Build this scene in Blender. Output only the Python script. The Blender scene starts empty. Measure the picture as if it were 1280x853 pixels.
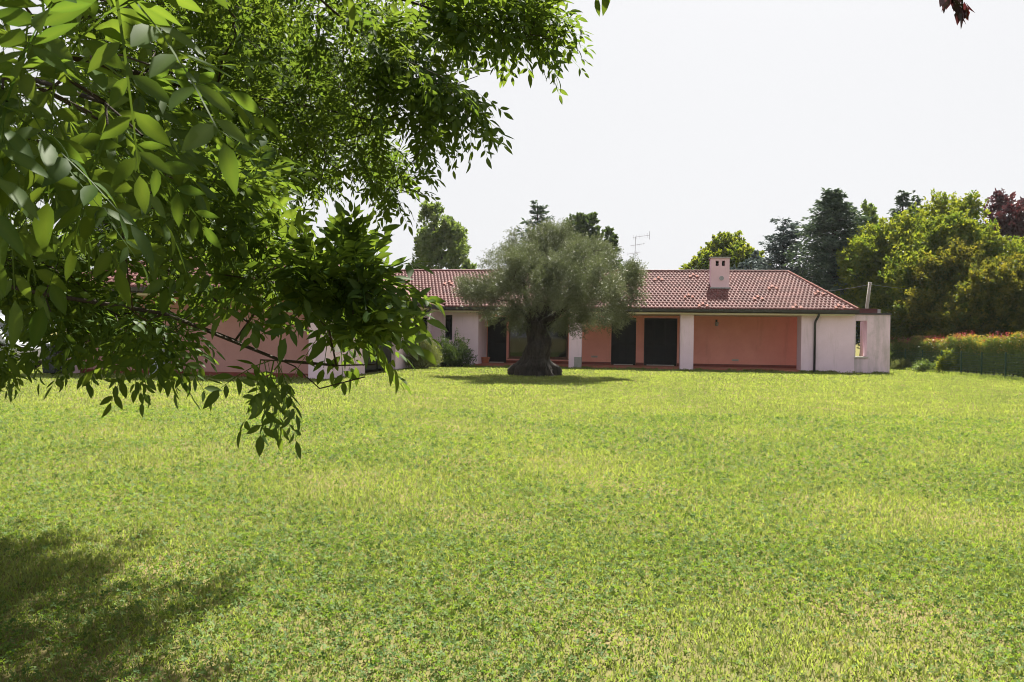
import bpy, math, random
import numpy as np
from mathutils import Vector, Matrix

random.seed(7)
RNG = np.random.default_rng(11)
SC = bpy.context.scene
COL = SC.collection
R = math.radians

# ------------------------------------------------------------------ camera
CAM_LOC = np.array((0.0, 0.0, 1.5))
FPX = 1000.0                      # focal length in photo pixels (1280 wide)
PITCH, ROLL = R(-0.26), R(0.8)
fwd = np.array((0, math.cos(PITCH), math.sin(PITCH)))
up0 = np.array((0, -math.sin(PITCH), math.cos(PITCH)))
rt0 = np.array((1.0, 0, 0))
CR = rt0 * math.cos(ROLL) + up0 * math.sin(ROLL)
CU = up0 * math.cos(ROLL) - rt0 * math.sin(ROLL)
CF = fwd
cam_d = bpy.data.cameras.new('camera')
cam = bpy.data.objects.new('camera', cam_d)
COL.objects.link(cam)
cam.matrix_world = Matrix(((CR[0], CU[0], -CF[0], CAM_LOC[0]), (CR[1], CU[1], -CF[1], CAM_LOC[1]),
                           (CR[2], CU[2], -CF[2], CAM_LOC[2]), (0, 0, 0, 1)))
cam_d.sensor_width = 36.0
cam_d.lens = 36.0 * FPX / 1280.0
cam_d.clip_start = 0.05
cam_d.clip_end = 6000
cam_d.dof.use_dof = True
cam_d.dof.focus_distance = 22.0
cam_d.dof.aperture_fstop = 22.0
SC.camera = cam

# ------------------------------------------------------------------ light
SUN_EL, SUN_AZ = R(54), R(18)     # azimuth measured from +Y towards +X
sun_dir = Vector((math.sin(SUN_AZ) * math.cos(SUN_EL), math.cos(SUN_AZ) * math.cos(SUN_EL), math.sin(SUN_EL)))
W = bpy.data.worlds.new('World')
SC.world = W
W.use_nodes = True
nt = W.node_tree
nt.nodes.clear()
sky = nt.nodes.new('ShaderNodeTexSky')
sky.sky_type = 'NISHITA'
sky.sun_disc = False
sky.sun_elevation = SUN_EL
sky.sun_rotation = SUN_AZ
sky.air_density = 1.0
sky.dust_density = 4.0
sky.ozone_density = 1.0
bwn = nt.nodes.new('ShaderNodeRGBToBW')
mixn = nt.nodes.new('ShaderNodeMix'); mixn.data_type = 'RGBA'
mixn.inputs[0].default_value = 0.8          # hazy, milky summer sky
bg = nt.nodes.new('ShaderNodeBackground')
bg.inputs[1].default_value = 0.12
wo = nt.nodes.new('ShaderNodeOutputWorld')
nt.links.new(sky.outputs[0], mixn.inputs[6])
nt.links.new(sky.outputs[0], bwn.inputs[0])
nt.links.new(bwn.outputs[0], mixn.inputs[7])
hz = nt.nodes.new('ShaderNodeMix'); hz.data_type = 'RGBA'      # even white haze over the whole sky
hz.inputs[0].default_value = 0.965
hz.inputs[7].default_value = (1.76, 1.77, 1.81, 1)
nt.links.new(mixn.outputs[2], hz.inputs[6])
nt.links.new(hz.outputs[2], bg.inputs[0])
nt.links.new(bg.outputs[0], wo.inputs[0])
sd = bpy.data.lights.new('sun', 'SUN')
sd.energy = 5.0
sd.angle = R(0.5)
sd.color = (1.0, 0.95, 0.86)
so = bpy.data.objects.new('sun', sd)
so.rotation_euler = sun_dir.to_track_quat('Z', 'Y').to_euler()
so.location = (0, 0, 60)
COL.objects.link(so)
SC.view_settings.view_transform = 'Standard'
SC.view_settings.look = 'None'
SC.view_settings.exposure = 1.95
SC.view_settings.gamma = 1.0
SC.view_settings.use_curve_mapping = False
SC.cycles.max_bounces = 7
SC.cycles.diffuse_bounces = 4
SC.cycles.glossy_bounces = 2
SC.cycles.transmission_bounces = 4
SC.cycles.transparent_max_bounces = 4
SC.cycles.sample_clamp_indirect = 6.0
SC.cycles.use_denoising = True
SC.cycles.filter_width = 1.0
SC.cycles.use_adaptive_sampling = False

# ------------------------------------------------------------------ helpers
def ray(px, py):
    d = CF + CR * ((px - 640.0) / FPX) + CU * ((426.5 - py) / FPX)
    return d

def P(px, py, D):                 # the point seen at a photo pixel, D metres ahead
    d = ray(px, py)
    return CAM_LOC + d * (D / d[1])

def gx(px, D):                    # ground position (x, y) under a pixel column at depth D
    p = P(px, 424, D)
    return float(p[0]), float(D)

def zat(px, py, D):
    return float(P(px, py, D)[2])

def tag(o, label=None, cat=None, group=None, kind=None):
    if label: o['label'] = label
    if cat: o['category'] = cat
    if group: o['group'] = group
    if kind: o['kind'] = kind
    return o

def empty(name, loc, rz=0.0):
    o = bpy.data.objects.new(name, None)
    o.location = loc
    o.rotation_euler = (0, 0, rz)
    o.empty_display_size = 0.3
    COL.objects.link(o)
    return o

def mesh_np(name, V, Fs, mat, parent=None, off=(0, 0, 0), rnd=None, smooth=False):
    """V (n,3); Fs list of int arrays (m,k); one object."""
    V = np.asarray(V, dtype=np.float64) - np.asarray(off, dtype=np.float64)
    Fs = [np.asarray(f, dtype=np.int32) for f in Fs if len(f)]
    me = bpy.data.meshes.new(name)
    me.vertices.add(len(V))
    me.vertices.foreach_set('co', V.astype(np.float32).ravel())
    nl = sum(f.size for f in Fs)
    me.loops.add(nl)
    me.loops.foreach_set('vertex_index', np.concatenate([f.ravel() for f in Fs]))
    tot = np.concatenate([np.full(len(f), f.shape[1], np.int32) for f in Fs])
    st = np.concatenate(([0], np.cumsum(tot)[:-1])).astype(np.int32)
    me.polygons.add(len(tot))
    me.polygons.foreach_set('loop_start', st)
    me.polygons.foreach_set('loop_total', tot)
    if smooth:
        me.polygons.foreach_set('use_smooth', np.ones(len(tot), dtype=bool))
    me.update(calc_edges=True)
    if rnd is not None:
        a = me.attributes.new('rnd', 'FLOAT', 'POINT')
        a.data.foreach_set('value', np.asarray(rnd, dtype=np.float32))
    me.materials.append(mat)
    o = bpy.data.objects.new(name, me)
    COL.objects.link(o)
    if parent is not None:
        o.parent = parent
    return o

class MB:
    """Collects simple shapes into one mesh."""
    def __init__(s): s.v = []; s.f = []
    def add(s, vs, fs):
        b = len(s.v)
        s.v += [tuple(map(float, q)) for q in vs]
        s.f += [tuple(i + b for i in f) for f in fs]
        return s
    def box(s, x0, x1, y0, y1, z0, z1, bev=0.0):
        if x0 > x1: x0, x1 = x1, x0
        if y0 > y1: y0, y1 = y1, y0
        vs = [(x0, y0, z0), (x1, y0, z0), (x1, y1, z0), (x0, y1, z0), (x0, y0, z1), (x1, y0, z1), (x1, y1, z1), (x0, y1, z1)]
        fs = [(3, 2, 1, 0), (4, 5, 6, 7), (0, 1, 5, 4), (1, 2, 6, 5), (2, 3, 7, 6), (3, 0, 4, 7)]
        return s.add(vs, fs)
    def prism(s, prof, a, b, axis):
        """profile list of 2D points swept between a and b along 'x' or 'y' (profile in other axis, z)"""
        n = len(prof)
        vs = []
        for t in (a, b):
            for (p, q) in prof:
                vs.append((t, p, q) if axis == 'x' else (p, t, q))
        fs = [tuple(range(n)), tuple(reversed(range(n, 2 * n)))]
        for i in range(n):
            j = (i + 1) % n
            fs.append((i, i + n, j + n, j))
        return s.add(vs, fs)
    def tube(s, pts, rad, n=8):
        pts = [Vector(p) for p in pts]
        if not hasattr(rad, '__len__'): rad = [rad] * len(pts)
        rings = []
        b = len(s.v)
        for i, p in enumerate(pts):
            d = (pts[min(i + 1, len(pts) - 1)] - pts[max(i - 1, 0)]).normalized()
            a = d.orthogonal().normalized() if i == 0 else (a - d * a.dot(d)).normalized()
            c = d.cross(a)
            for k in range(n):
                t = 2 * math.pi * k / n
                s.v.append(tuple(p + (a * math.cos(t) + c * math.sin(t)) * rad[i]))
        for i in range(len(pts) - 1):
            for k in range(n):
                k2 = (k + 1) % n
                s.f.append((b + i * n + k, b + i * n + k2, b + (i + 1) * n + k2, b + (i + 1) * n + k))
        s.f.append(tuple(b + k for k in reversed(range(n))))
        s.f.append(tuple(b + (len(pts) - 1) * n + k for k in range(n)))
        return s
    def build(s, name, mat, parent=None, off=(0, 0, 0), bevel=0.0, smooth=False):
        me = bpy.data.meshes.new(name)
        v = [(a - off[0], b - off[1], c - off[2]) for a, b, c in s.v]
        me.from_pydata(v, [], s.f)
        me.update()
        if smooth:
            for p in me.polygons: p.use_smooth = True
        me.materials.append(mat)
        o = bpy.data.objects.new(name, me)
        COL.objects.link(o)
        if parent is not None: o.parent = parent
        if bevel:
            m = o.modifiers.new('bevel', 'BEVEL'); m.width = bevel; m.segments = 2
        return o

def unit(a):
    return a / np.maximum(np.linalg.norm(a, axis=-1, keepdims=True), 1e-9)

def rand_dirs(n, rng=RNG):
    return unit(rng.normal(size=(n, 3)))

# ------------------------------------------------------------------ materials
def new_mat(name):
    m = bpy.data.materials.new(name)
    m.use_nodes = True
    t = m.node_tree
    t.nodes.clear()
    out = t.nodes.new('ShaderNodeOutputMaterial')
    return m, t, out

def noise(t, scale, detail=4, rough=0.55, vec=None, coord='Object', stretch=None):
    n = t.nodes.new('ShaderNodeTexNoise')
    n.inputs['Scale'].default_value = scale
    n.inputs['Detail'].default_value = detail
    n.inputs['Roughness'].default_value = rough
    tc = t.nodes.new('ShaderNodeTexCoord')
    src = tc.outputs[coord]
    if stretch:
        mp = t.nodes.new('ShaderNodeMapping')
        mp.inputs['Scale'].default_value = stretch
        t.links.new(src, mp.inputs[0]); src = mp.outputs[0]
    t.links.new(src, n.inputs['Vector'])
    return n.outputs['Fac']

def ramp(t, fac, stops):
    r = t.nodes.new('ShaderNodeValToRGB')
    while len(r.color_ramp.elements) < len(stops): r.color_ramp.elements.new(0.5)
    for e, (p, c) in zip(r.color_ramp.elements, stops):
        e.position = p
        e.color = (*c, 1) if len(c) == 3 else c
    t.links.new(fac, r.inputs[0])
    return r.outputs[0]

def mixc(t, fac, a, b, mode='MIX'):
    m = t.nodes.new('ShaderNodeMix'); m.data_type = 'RGBA'; m.blend_type = mode
    for sock, v in ((m.inputs[0], fac), (m.inputs[6], a), (m.inputs[7], b)):
        if isinstance(v, (int, float)): sock.default_value = v
        elif isinstance(v, tuple): sock.default_value = (*v, 1)
        else: t.links.new(v, sock)
    return m.outputs[2]

def plain(name, c1, c2=None, scale=6.0, rough=0.8, bump=0.0, bscale=60.0, spec=0.3, stretch=None, metal=0.0, lo=0.3, hi=0.7):
    m, t, out = new_mat(name)
    b = t.nodes.new('ShaderNodeBsdfPrincipled')
    b.inputs['Roughness'].default_value = rough
    b.inputs['Specular IOR Level'].default_value = spec
    b.inputs['Metallic'].default_value = metal
    if c2 is None: c2 = tuple(x * 0.8 for x in c1)
    f = noise(t, scale, 6, 0.6, stretch=stretch)
    t.links.new(ramp(t, f, [(lo, c1), (hi, c2)]), b.inputs['Base Color'])
    if bump:
        bn = t.nodes.new('ShaderNodeBump')
        bn.inputs['Strength'].default_value = bump
        bn.inputs['Distance'].default_value = 0.02
        t.links.new(noise(t, bscale, 5, 0.6), bn.inputs['Height'])
        t.links.new(bn.outputs[0], b.inputs['Normal'])
    t.links.new(b.outputs[0], out.inputs[0])
    return m

def leaf_mat(name, ca, cb, trans=0.45, tcol=(1.5, 1.6, 0.6), gloss=0.06, rough=0.4, dry=None, dry_scale=0.3, dry_lo=0.5, dry_hi=0.7, big=0.0):
    """Two-sided leaf: reflects, lets light through, a little sheen. Colour differs leaf by leaf ('rnd')."""
    m, t, out = new_mat(name)
    at = t.nodes.new('ShaderNodeAttribute'); at.attribute_name = 'rnd'
    col = mixc(t, at.outputs['Fac'], ca, cb)
    if dry is not None:
        f = noise(t, dry_scale, 6, 0.65)
        mr = t.nodes.new('ShaderNodeMapRange')
        mr.inputs[1].default_value = dry_lo; mr.inputs[2].default_value = dry_hi
        t.links.new(f, mr.inputs[0])
        col = mixc(t, mr.outputs[0], col, dry)
    if big:
        f2 = noise(t, 0.16, 5, 0.7)
        col = mixc(t, big, col, ramp(t, f2, [(0.32, (0.72, 0.78, 0.72)), (0.68, (1.2, 1.16, 1.0))]), 'MULTIPLY')
    df = t.nodes.new('ShaderNodeBsdfDiffuse')
    t.links.new(col, df.inputs[0])
    tr = t.nodes.new('ShaderNodeBsdfTranslucent')
    tc = mixc(t, 1.0, col, tcol, 'MULTIPLY')
    t.links.new(tc, tr.inputs[0])
    mx = t.nodes.new('ShaderNodeMixShader'); mx.inputs[0].default_value = trans
    t.links.new(df.outputs[0], mx.inputs[1]); t.links.new(tr.outputs[0], mx.inputs[2])
    if gloss:
        gl = t.nodes.new('ShaderNodeBsdfGlossy'); gl.inputs['Roughness'].default_value = rough
        gl.inputs[0].default_value = (1, 1, 1, 1)
        mg = t.nodes.new('ShaderNodeMixShader'); mg.inputs[0].default_value = gloss
        t.links.new(mx.outputs[0], mg.inputs[1]); t.links.new(gl.outputs[0], mg.inputs[2])
        t.links.new(mg.outputs[0], out.inputs[0])
    else:
        t.links.new(mx.outputs[0], out.inputs[0])
    return m

M = {}
def plaster(name, ca, cb, dirt, lo, hi, sc):
    m, t, out = new_mat(name)
    b = t.nodes.new('ShaderNodeBsdfPrincipled'); b.inputs['Roughness'].default_value = 0.9
    b.inputs['Specular IOR Level'].default_value = 0.2
    base = ramp(t, noise(t, 1.3, 6, .65), [(0.3, ca), (0.7, cb)])
    for (s_, st, l, h, k) in ((sc, (1.6, 1.6, .22), lo, hi, .7), (3.2, (1, 1, .8), lo + .06, hi + .08, .5)):
        f = noise(t, s_, 7, .7, stretch=st)
        mr = t.nodes.new('ShaderNodeMapRange'); mr.inputs[1].default_value = l; mr.inputs[2].default_value = h; mr.inputs[4].default_value = k
        t.links.new(f, mr.inputs[0])
        base = mixc(t, mr.outputs[0], base, dirt)
    t.links.new(base, b.inputs['Base Color'])
    bn = t.nodes.new('ShaderNodeBump'); bn.inputs['Strength'].default_value = .2; bn.inputs['Distance'].default_value = .01
    t.links.new(noise(t, 70, 5), bn.inputs['Height']); t.links.new(bn.outputs[0], b.inputs['Normal'])
    t.links.new(b.outputs[0], out.inputs[0])
    return m
M['plaster'] = plaster('pale_pink_plaster', (0.76, 0.60, 0.71), (0.68, 0.53, 0.625), (0.42, 0.34, 0.35), .56, .80, 1.6)
M['stained'] = plaster('stained_pink_plaster', (0.71, 0.565, 0.655), (0.63, 0.495, 0.575), (0.36, 0.32, 0.32), .43, .66, 1.7)
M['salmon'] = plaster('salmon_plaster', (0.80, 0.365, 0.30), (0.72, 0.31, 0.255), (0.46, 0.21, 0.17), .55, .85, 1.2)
M['redskirt'] = plain('dark_red_skirting', (0.20, 0.05, 0.035), (0.15, 0.04, 0.03), 4, 0.6)
M['terracotta'] = plain('terracotta_paving', (0.36, 0.14, 0.09), (0.28, 0.10, 0.07), 5, 0.7)
M['pot'] = plain('terracotta_pot', (0.42, 0.15, 0.08), (0.34, 0.12, 0.07), 9, 0.8)
M['gutter'] = plain('dark_gutter_metal', (0.022, 0.022, 0.024), (0.03, 0.03, 0.032), 3, 0.45, spec=0.5)
M['cream'] = plain('cream_board', (0.60, 0.55, 0.42), (0.52, 0.47, 0.36), 2, 0.8)
M['shutter'] = plain('near_black_shutter', (0.012, 0.012, 0.013), (0.018, 0.017, 0.016), 3, 0.65, spec=0.3)
M['brownframe'] = plain('brown_wood', (0.13, 0.055, 0.035), (0.09, 0.04, 0.03), 6, 0.6, stretch=(1, 1, .1))
M['whitepaint'] = plain('white_paint', (0.78, 0.77, 0.74), (0.70, 0.69, 0.66), 3, 0.5)
M['stone'] = plain('pale_sill_stone', (0.50, 0.47, 0.43), (0.42, 0.40, 0.37), 8, 0.8)
M['greystone'] = plain('grey_plinth', (0.33, 0.31, 0.30), (0.27, 0.26, 0.25), 8, 0.85)
M['greymetal'] = plain('dull_grey_metal', (0.33, 0.33, 0.34), (0.25, 0.25, 0.26), 12, 0.45, metal=0.6)
M['black'] = plain('black_metal', (0.015, 0.015, 0.015), None, 5, 0.5)
M['greywood'] = plain('weathered_pole_wood', (0.30, 0.27, 0.23), (0.20, 0.18, 0.16), 6, 0.9, stretch=(6, 6, .5))
M['rubber'] = plain('black_rubber', (0.02, 0.02, 0.02), None, 8, 0.8)
M['plastic'] = plain('milky_plastic_sheet', (0.34, 0.36, 0.40), (0.26, 0.28, 0.32), 7, 0.3, spec=0.5)
M['vanpaint'] = plain('van_paint', (0.42, 0.44, 0.47), (0.38, 0.40, 0.43), 3, 0.35, spec=0.5)
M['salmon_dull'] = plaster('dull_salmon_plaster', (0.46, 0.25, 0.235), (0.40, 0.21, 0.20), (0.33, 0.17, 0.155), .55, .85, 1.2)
M['binplastic'] = plain('dark_plastic', (0.03, 0.035, 0.04), (0.02, 0.022, 0.026), 5, 0.5)
M['fence'] = plain('green_wire', (0.02, 0.06, 0.035), None, 5, 0.5)
def glassy():
    m, t, out = new_mat('window_glass')
    b = t.nodes.new('ShaderNodeBsdfPrincipled')
    b.inputs['Base Color'].default_value = (0.01, 0.012, 0.012, 1)
    b.inputs['Roughness'].default_value = 0.03
    b.inputs['Specular IOR Level'].default_value = 0.5
    b.inputs['IOR'].default_value = 1.5
    t.links.new(b.outputs[0], out.inputs[0])
    return m
M['glass'] = glassy()
def tiles():
    m, t, out = new_mat('clay_roof_tile')
    b = t.nodes.new('ShaderNodeBsdfPrincipled'); b.inputs['Roughness'].default_value = 0.75
    b.inputs['Specular IOR Level'].default_value = 0.2
    at = t.nodes.new('ShaderNodeAttribute'); at.attribute_name = 'rnd'
    c = ramp(t, at.outputs['Fac'], [(0.0, (0.115, 0.044, 0.040)), (0.5, (0.14, 0.055, 0.05)), (1.0, (0.175, 0.073, 0.066))])
    f = noise(t, 1.2, 6, 0.7)
    c = mixc(t, 0.8, c, ramp(t, f, [(0.3, (0.65, 0.65, 0.68)), (0.6, (1.0, 1.0, 1.0))]), 'MULTIPLY')
    t.links.new(c, b.inputs['Base Color']); t.links.new(b.outputs[0], out.inputs[0])
    return m
M['tile'] = tiles()
M['paletile'] = plain('pale_vent_tile', (0.24, 0.125, 0.11), (0.19, 0.10, 0.085), 9, 0.95, spec=0.02)
M['bark'] = plain('dark_bark', (0.055, 0.042, 0.033), (0.025, 0.02, 0.017), 14, 0.95, 0.8, 40, stretch=(1, 1, .35))
M['olivebark'] = plain('olive_bark', (0.062, 0.051, 0.042), (0.012, 0.010, 0.009), 9, 0.95, 1.0, 22, stretch=(1, 1, .3))
M['twig'] = plain('ash_twig_bark', (0.06, 0.045, 0.032), (0.035, 0.027, 0.02), 30, 0.9, 0.5, 120)
M['ash'] = leaf_mat('ash_leaf', (0.028, 0.066, 0.016), (0.078, 0.125, 0.027), 0.47, (2.3, 1.9, 0.8), 0.010, 0.5)
M['olive'] = leaf_mat('olive_leaf', (0.048, 0.062, 0.027), (0.122, 0.138, 0.074), 0.28, (1.2, 1.25, 0.7), 0.045, 0.4)
M['leaf_green'] = leaf_mat('broad_leaf_green', (0.065, 0.108, 0.036), (0.14, 0.18, 0.065), 0.45, (1.5, 1.5, 0.6), 0.03)
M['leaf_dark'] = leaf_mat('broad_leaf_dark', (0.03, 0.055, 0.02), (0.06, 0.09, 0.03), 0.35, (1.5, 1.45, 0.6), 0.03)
M['leaf_beech'] = leaf_mat('beech_leaf', (0.052, 0.102, 0.028), (0.155, 0.178, 0.036), 0.45, (1.9, 1.65, 0.5), 0.008)
M['leaf_rust'] = leaf_mat('rusty_beech_leaf', (0.036, 0.070, 0.023), (0.13, 0.13, 0.03), 0.45, (1.9, 1.55, 0.5), 0.008)
M['leaf_purple'] = leaf_mat('copper_beech_leaf', (0.03, 0.014, 0.018), (0.065, 0.026, 0.03), 0.35, (1.6, 0.9, 0.8), 0.04)
M['needle_blue'] = leaf_mat('blue_needle', (0.06, 0.085, 0.088), (0.10, 0.13, 0.13), 0.15, (1.2, 1.2, 0.9), 0.02)  # cedar blue, with some distance haze mixed into the colour
M['needle_dark'] = leaf_mat('dark_needle', (0.045, 0.075, 0.06), (0.085, 0.12, 0.08), 0.2, (1.3, 1.3, 0.7), 0.02)  # lightened towards blue-grey: distance haze mixed into the needle colour
M['hedge'] = leaf_mat('hedge_leaf', (0.05, 0.095, 0.03), (0.125, 0.165, 0.045), 0.4, (1.6, 1.45, 0.5), 0.025, 0.35)
M['young'] = leaf_mat('young_hedge_leaf', (0.13, 0.155, 0.03), (0.24, 0.16, 0.04), 0.45, (1.6, 1.4, 0.5), 0.05)
M['redleaf'] = leaf_mat('red_young_leaf', (0.15, 0.02, 0.022), (0.24, 0.045, 0.03), 0.4, (1.4, 0.8, 0.8), 0.06)
M['shrub'] = leaf_mat('rosemary_leaf', (0.09, 0.115, 0.045), (0.16, 0.175, 0.07), 0.3, (1.4, 1.4, 0.7), 0.03)
M['grass'] = leaf_mat('grass_blade', (0.118, 0.163, 0.052), (0.208, 0.238, 0.10), 0.5, (1.5, 1.52, 0.6), 0.012, 0.6,
                      dry=(0.26, 0.20, 0.11), dry_scale=0.8, dry_lo=0.60, dry_hi=0.84, big=0.8)
M['clover'] = leaf_mat('clover_leaf', (0.052, 0.108, 0.03), (0.13, 0.20, 0.05), 0.42, (1.6, 1.5, 0.5), 0.01, 0.6,
                       dry=(0.12, 0.11, 0.04), dry_scale=0.9, dry_lo=0.58, dry_hi=0.85, big=0.8)

# ------------------------------------------------------------------ ground
def ground():
    m, t, out = new_mat('lawn_soil')
    b = t.nodes.new('ShaderNodeBsdfPrincipled'); b.inputs['Roughness'].default_value = 1.0
    b.inputs['Specular IOR Level'].default_value = 0.0
    f = noise(t, 0.7, 8, 0.65); f2 = noise(t, 25, 5, 0.7)
    c = ramp(t, f, [(0.35, (0.10, 0.105, 0.04)), (0.55, (0.14, 0.125, 0.055)), (0.72, (0.20, 0.15, 0.085))])
    c = mixc(t, 0.6, c, ramp(t, f2, [(0.35, (0.6, 0.6, 0.55)), (0.7, (1.25, 1.25, 1.2))]), 'MULTIPLY')
    t.links.new(c, b.inputs['Base Color']); t.links.new(b.outputs[0], out.inputs[0])
    s = 2500
    o = MB().add([(-s, -s, 0), (s, -s, 0), (s, s, 0), (-s, s, 0)], [(0, 1, 2, 3)]).build('ground', m)
    tag(o, kind='structure')
ground()

HYAW = R(-8.0)
UX = (math.cos(HYAW), math.sin(HYAW))          # along the facade (to the right, a little nearer)
VX = (-math.sin(HYAW), math.cos(HYAW))         # into the house
HP0 = np.array((-3.5, 41.1, 0.0))

def in_house(x, y):
    # house footprint test in world coordinates (with porch)
    dx, dy = x + 3.5, y - 41.1
    lx = dx * math.cos(HYAW) + dy * -math.sin(HYAW) if False else dx * UX[0] + dy * UX[1]
    ly = dx * VX[0] + dy * VX[1]
    main = (ly > 0.4) & (ly < 12) & (lx > -11) & (lx < 22.2)
    wing = (lx < -0.75) & (lx > -10.5) & (ly > -14.4) & (ly < 1)
    return main | wing

def lawn():
    rng = np.random.default_rng(5)
    def field(n, d0, d1, power):
        u = rng.random(n)
        if power == 2:                                     # density falls as 1/d^2
            d = d0 * (d1 / d0) ** u
        else:
            d = np.sqrt(d0 * d0 + u * (d1 * d1 - d0 * d0))
        x = (rng.random(n) * 2 - 1) * (0.72 * d + 1.5)
        k = ~in_house(x, d)
        return x[k], d[k]
    xs, ds = [], []
    for a in (field(140000, 2.8, 6.0, 1), field(680000, 6.0, 60.0, 2)):
        xs.append(a[0]); ds.append(a[1])
    tall = [np.zeros(sum(len(q) for q in xs))]
    # unmown tufts along the walls and the fence
    def edge(lx0, lx1, ly, n, k):
        t = lx0 + (lx1 - lx0) * rng.random(n); t += .12 * np.sin(t * 9)
        yy = ly - .10 * rng.random(n) ** 2
        keep = (np.sin(t * 2.1) + np.sin(t * 5.3 + 1) * .7 + rng.normal(size=n) * .5) > -.2
        t, yy = t[keep], yy[keep]
        xs.append(HP0[0] + t * UX[0] + yy * VX[0]); ds.append(HP0[1] + t * UX[1] + yy * VX[1]); tall.append(np.full(len(t), k))
    edge(14.2, 22.3, .47, 2600, 1.0); edge(3.0, 14.2, .58, 1800, .6); edge(-.8, 2.2, .66, 900, 1.2); edge(-10.8, -1.4, -14.3, 1500, .8)
    t = 26.5 + 20.5 * rng.random(7000)
    xs.append(21.05 + (t - 34) * .075 + rng.normal(size=7000) * .16); ds.append(t); tall.append(np.full(7000, 1.6))
    tall = np.concatenate(tall)
    x = np.concatenate(xs); d = np.concatenate(ds); n = len(x)
    sc = np.maximum(d / 6.0, 1.0)
    h = 0.029 * (0.5 + rng.random(n)) * np.minimum(sc ** 0.3, 1.9)
    # longer tufts here and there
    tuft = np.sin(x * 3.1 + 1.3 * np.sin(d * 1.7)) * np.sin(d * 2.3 + 2 * np.sin(x * 1.1))
    h *= 1 + 0.35 * np.clip(tuft, -0.8, 1) + tall * (.5 + rng.random(n))
    w = 0.0030 * (0.7 + 0.6 * rng.random(n)) * sc ** .85
    az = rng.random(n) * 2 * np.pi
    lean = 0.3 + 0.9 * rng.random(n)
    side = np.stack((np.cos(az), np.sin(az), 0 * az), 1)
    az2 = rng.random(n) * 2 * np.pi
    ln = np.stack((np.cos(az2), np.sin(az2), 0 * az2), 1) * (lean * h)[:, None]
    base = np.stack((x, d, 0 * x), 1)
    upv = np.stack((0 * x, 0 * x, h), 1)
    v0 = base - side * w[:, None]; v1 = base + side * w[:, None]
    mid = base + upv * 0.6 + ln * 0.35
    v2 = mid + side * (w * 0.8)[:, None]; v3 = mid - side * (w * 0.8)[:, None]
    tip = base + upv * (1 - 0.25 * lean[:, None]) + ln
    V = np.stack((v0, v1, v2, v3, tip), 1).reshape(-1, 3)
    i = np.arange(n)[:, None] * 5
    Q = i + np.array([[0, 1, 2, 3]]); T = i + np.array([[3, 2, 4]])
    rnd = np.repeat(np.clip(rng.random(n) * 0.8 + 0.15 * tuft + 0.1, 0, 1), 5)
    o = mesh_np('grass', V, [Q, T], M['grass'], None, rnd=rnd)
    tag(o, 'short sunlit lawn grass spread over the whole garden', 'grass', kind='stuff')
    # clover leaves between the blades: three leaflets each
    xs, ds = [], []
    for a in (field(34000, 2.8, 6.0, 1), field(52000, 6.0, 16.0, 2)):
        xs.append(a[0]); ds.append(a[1])
    x = np.concatenate(xs); d = np.concatenate(ds)
    pat = np.sin(x * 1.3 + 0.7 * np.sin(d * 0.9)) * np.sin(d * 1.1 + np.sin(x * 0.8)) + rng.normal(size=len(x)) * 0.45
    k = pat > -0.35
    x, d = x[k], d[k]; n = len(x)
    sc = np.maximum(d / 6.0, 1.0)
    z = (0.018 + 0.022 * rng.random(n)) * np.minimum(sc ** 0.3, 1.6)
    s = 0.013 * (0.6 + 0.8 * rng.random(n)) * sc ** 0.5
    nrm = unit(np.stack((rng.normal(size=n) * 0.6, rng.normal(size=n) * 0.6, np.ones(n)), 1))
    a = rng.random(n) * 2 * np.pi
    t1 = unit(np.cross(nrm, np.stack((np.cos(a), np.sin(a), 0 * a), 1)))
    t2 = np.cross(nrm, t1)
    Vs = []
    c = np.stack((x, d, z), 1)
    for k3 in range(3):
        th = 2 * np.pi * k3 / 3
        dr = t1 * math.cos(th) + t2 * math.sin(th)
        pr = t2 * math.cos(th) - t1 * math.sin(th)
        S = s[:, None]
        up = nrm * (s * 0.25)[:, None]
        Vs += [c, c + dr * S * 0.8 + pr * S * 0.55 + up, c + dr * S * 1.15, c + dr * S * 0.8 - pr * S * 0.55 + up]
    V = np.stack(Vs, 1).reshape(-1, 3)
    i = np.arange(n * 3)[:, None] * 4
    o = mesh_np('clover', V, [i + np.array([[0, 1, 2]]), i + np.array([[0, 2, 3]])], M['clover'], None,
                rnd=np.repeat(rng.random(n), 12))
    tag(o, 'low clover leaves growing among the lawn grass', 'clover', kind='stuff')
lawn()

# ------------------------------------------------------------------ house
house = empty('bungalow', tuple(HP0), HYAW)
tag(house, 'long single storey pink house with red tiled hipped roof and deep portico', 'house')

def loc(px, py, yl):
    """local x and z of the house plane y = yl that is seen at a photo pixel"""
    d = ray(px, py)
    o = CAM_LOC - HP0
    ol = np.array((o[0] * UX[0] + o[1] * UX[1], o[0] * VX[0] + o[1] * VX[1], o[2]))
    dl = np.array((d[0] * UX[0] + d[1] * UX[1], d[0] * VX[0] + d[1] * VX[1], d[2]))
    t = (yl - ol[1]) / dl[1]
    p = ol + dl * t
    return float(p[0]), float(p[2])
def lx(px, yl, py=430): return loc(px, py, yl)[0]
def lz(px, py, yl): return loc(px, py, yl)[1]

EZ, RZ, RW = 3.04, 5.32, 5.5       # eave height, ridge height, eave to ridge in plan
SLOPE = (RZ - EZ) / RW
XE = lx(1072, 0.0)                 # right end of the eave
XR = XE - 2.2                      # right end of the ridge
WY = -15.1                         # wing eave towards the garden

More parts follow.
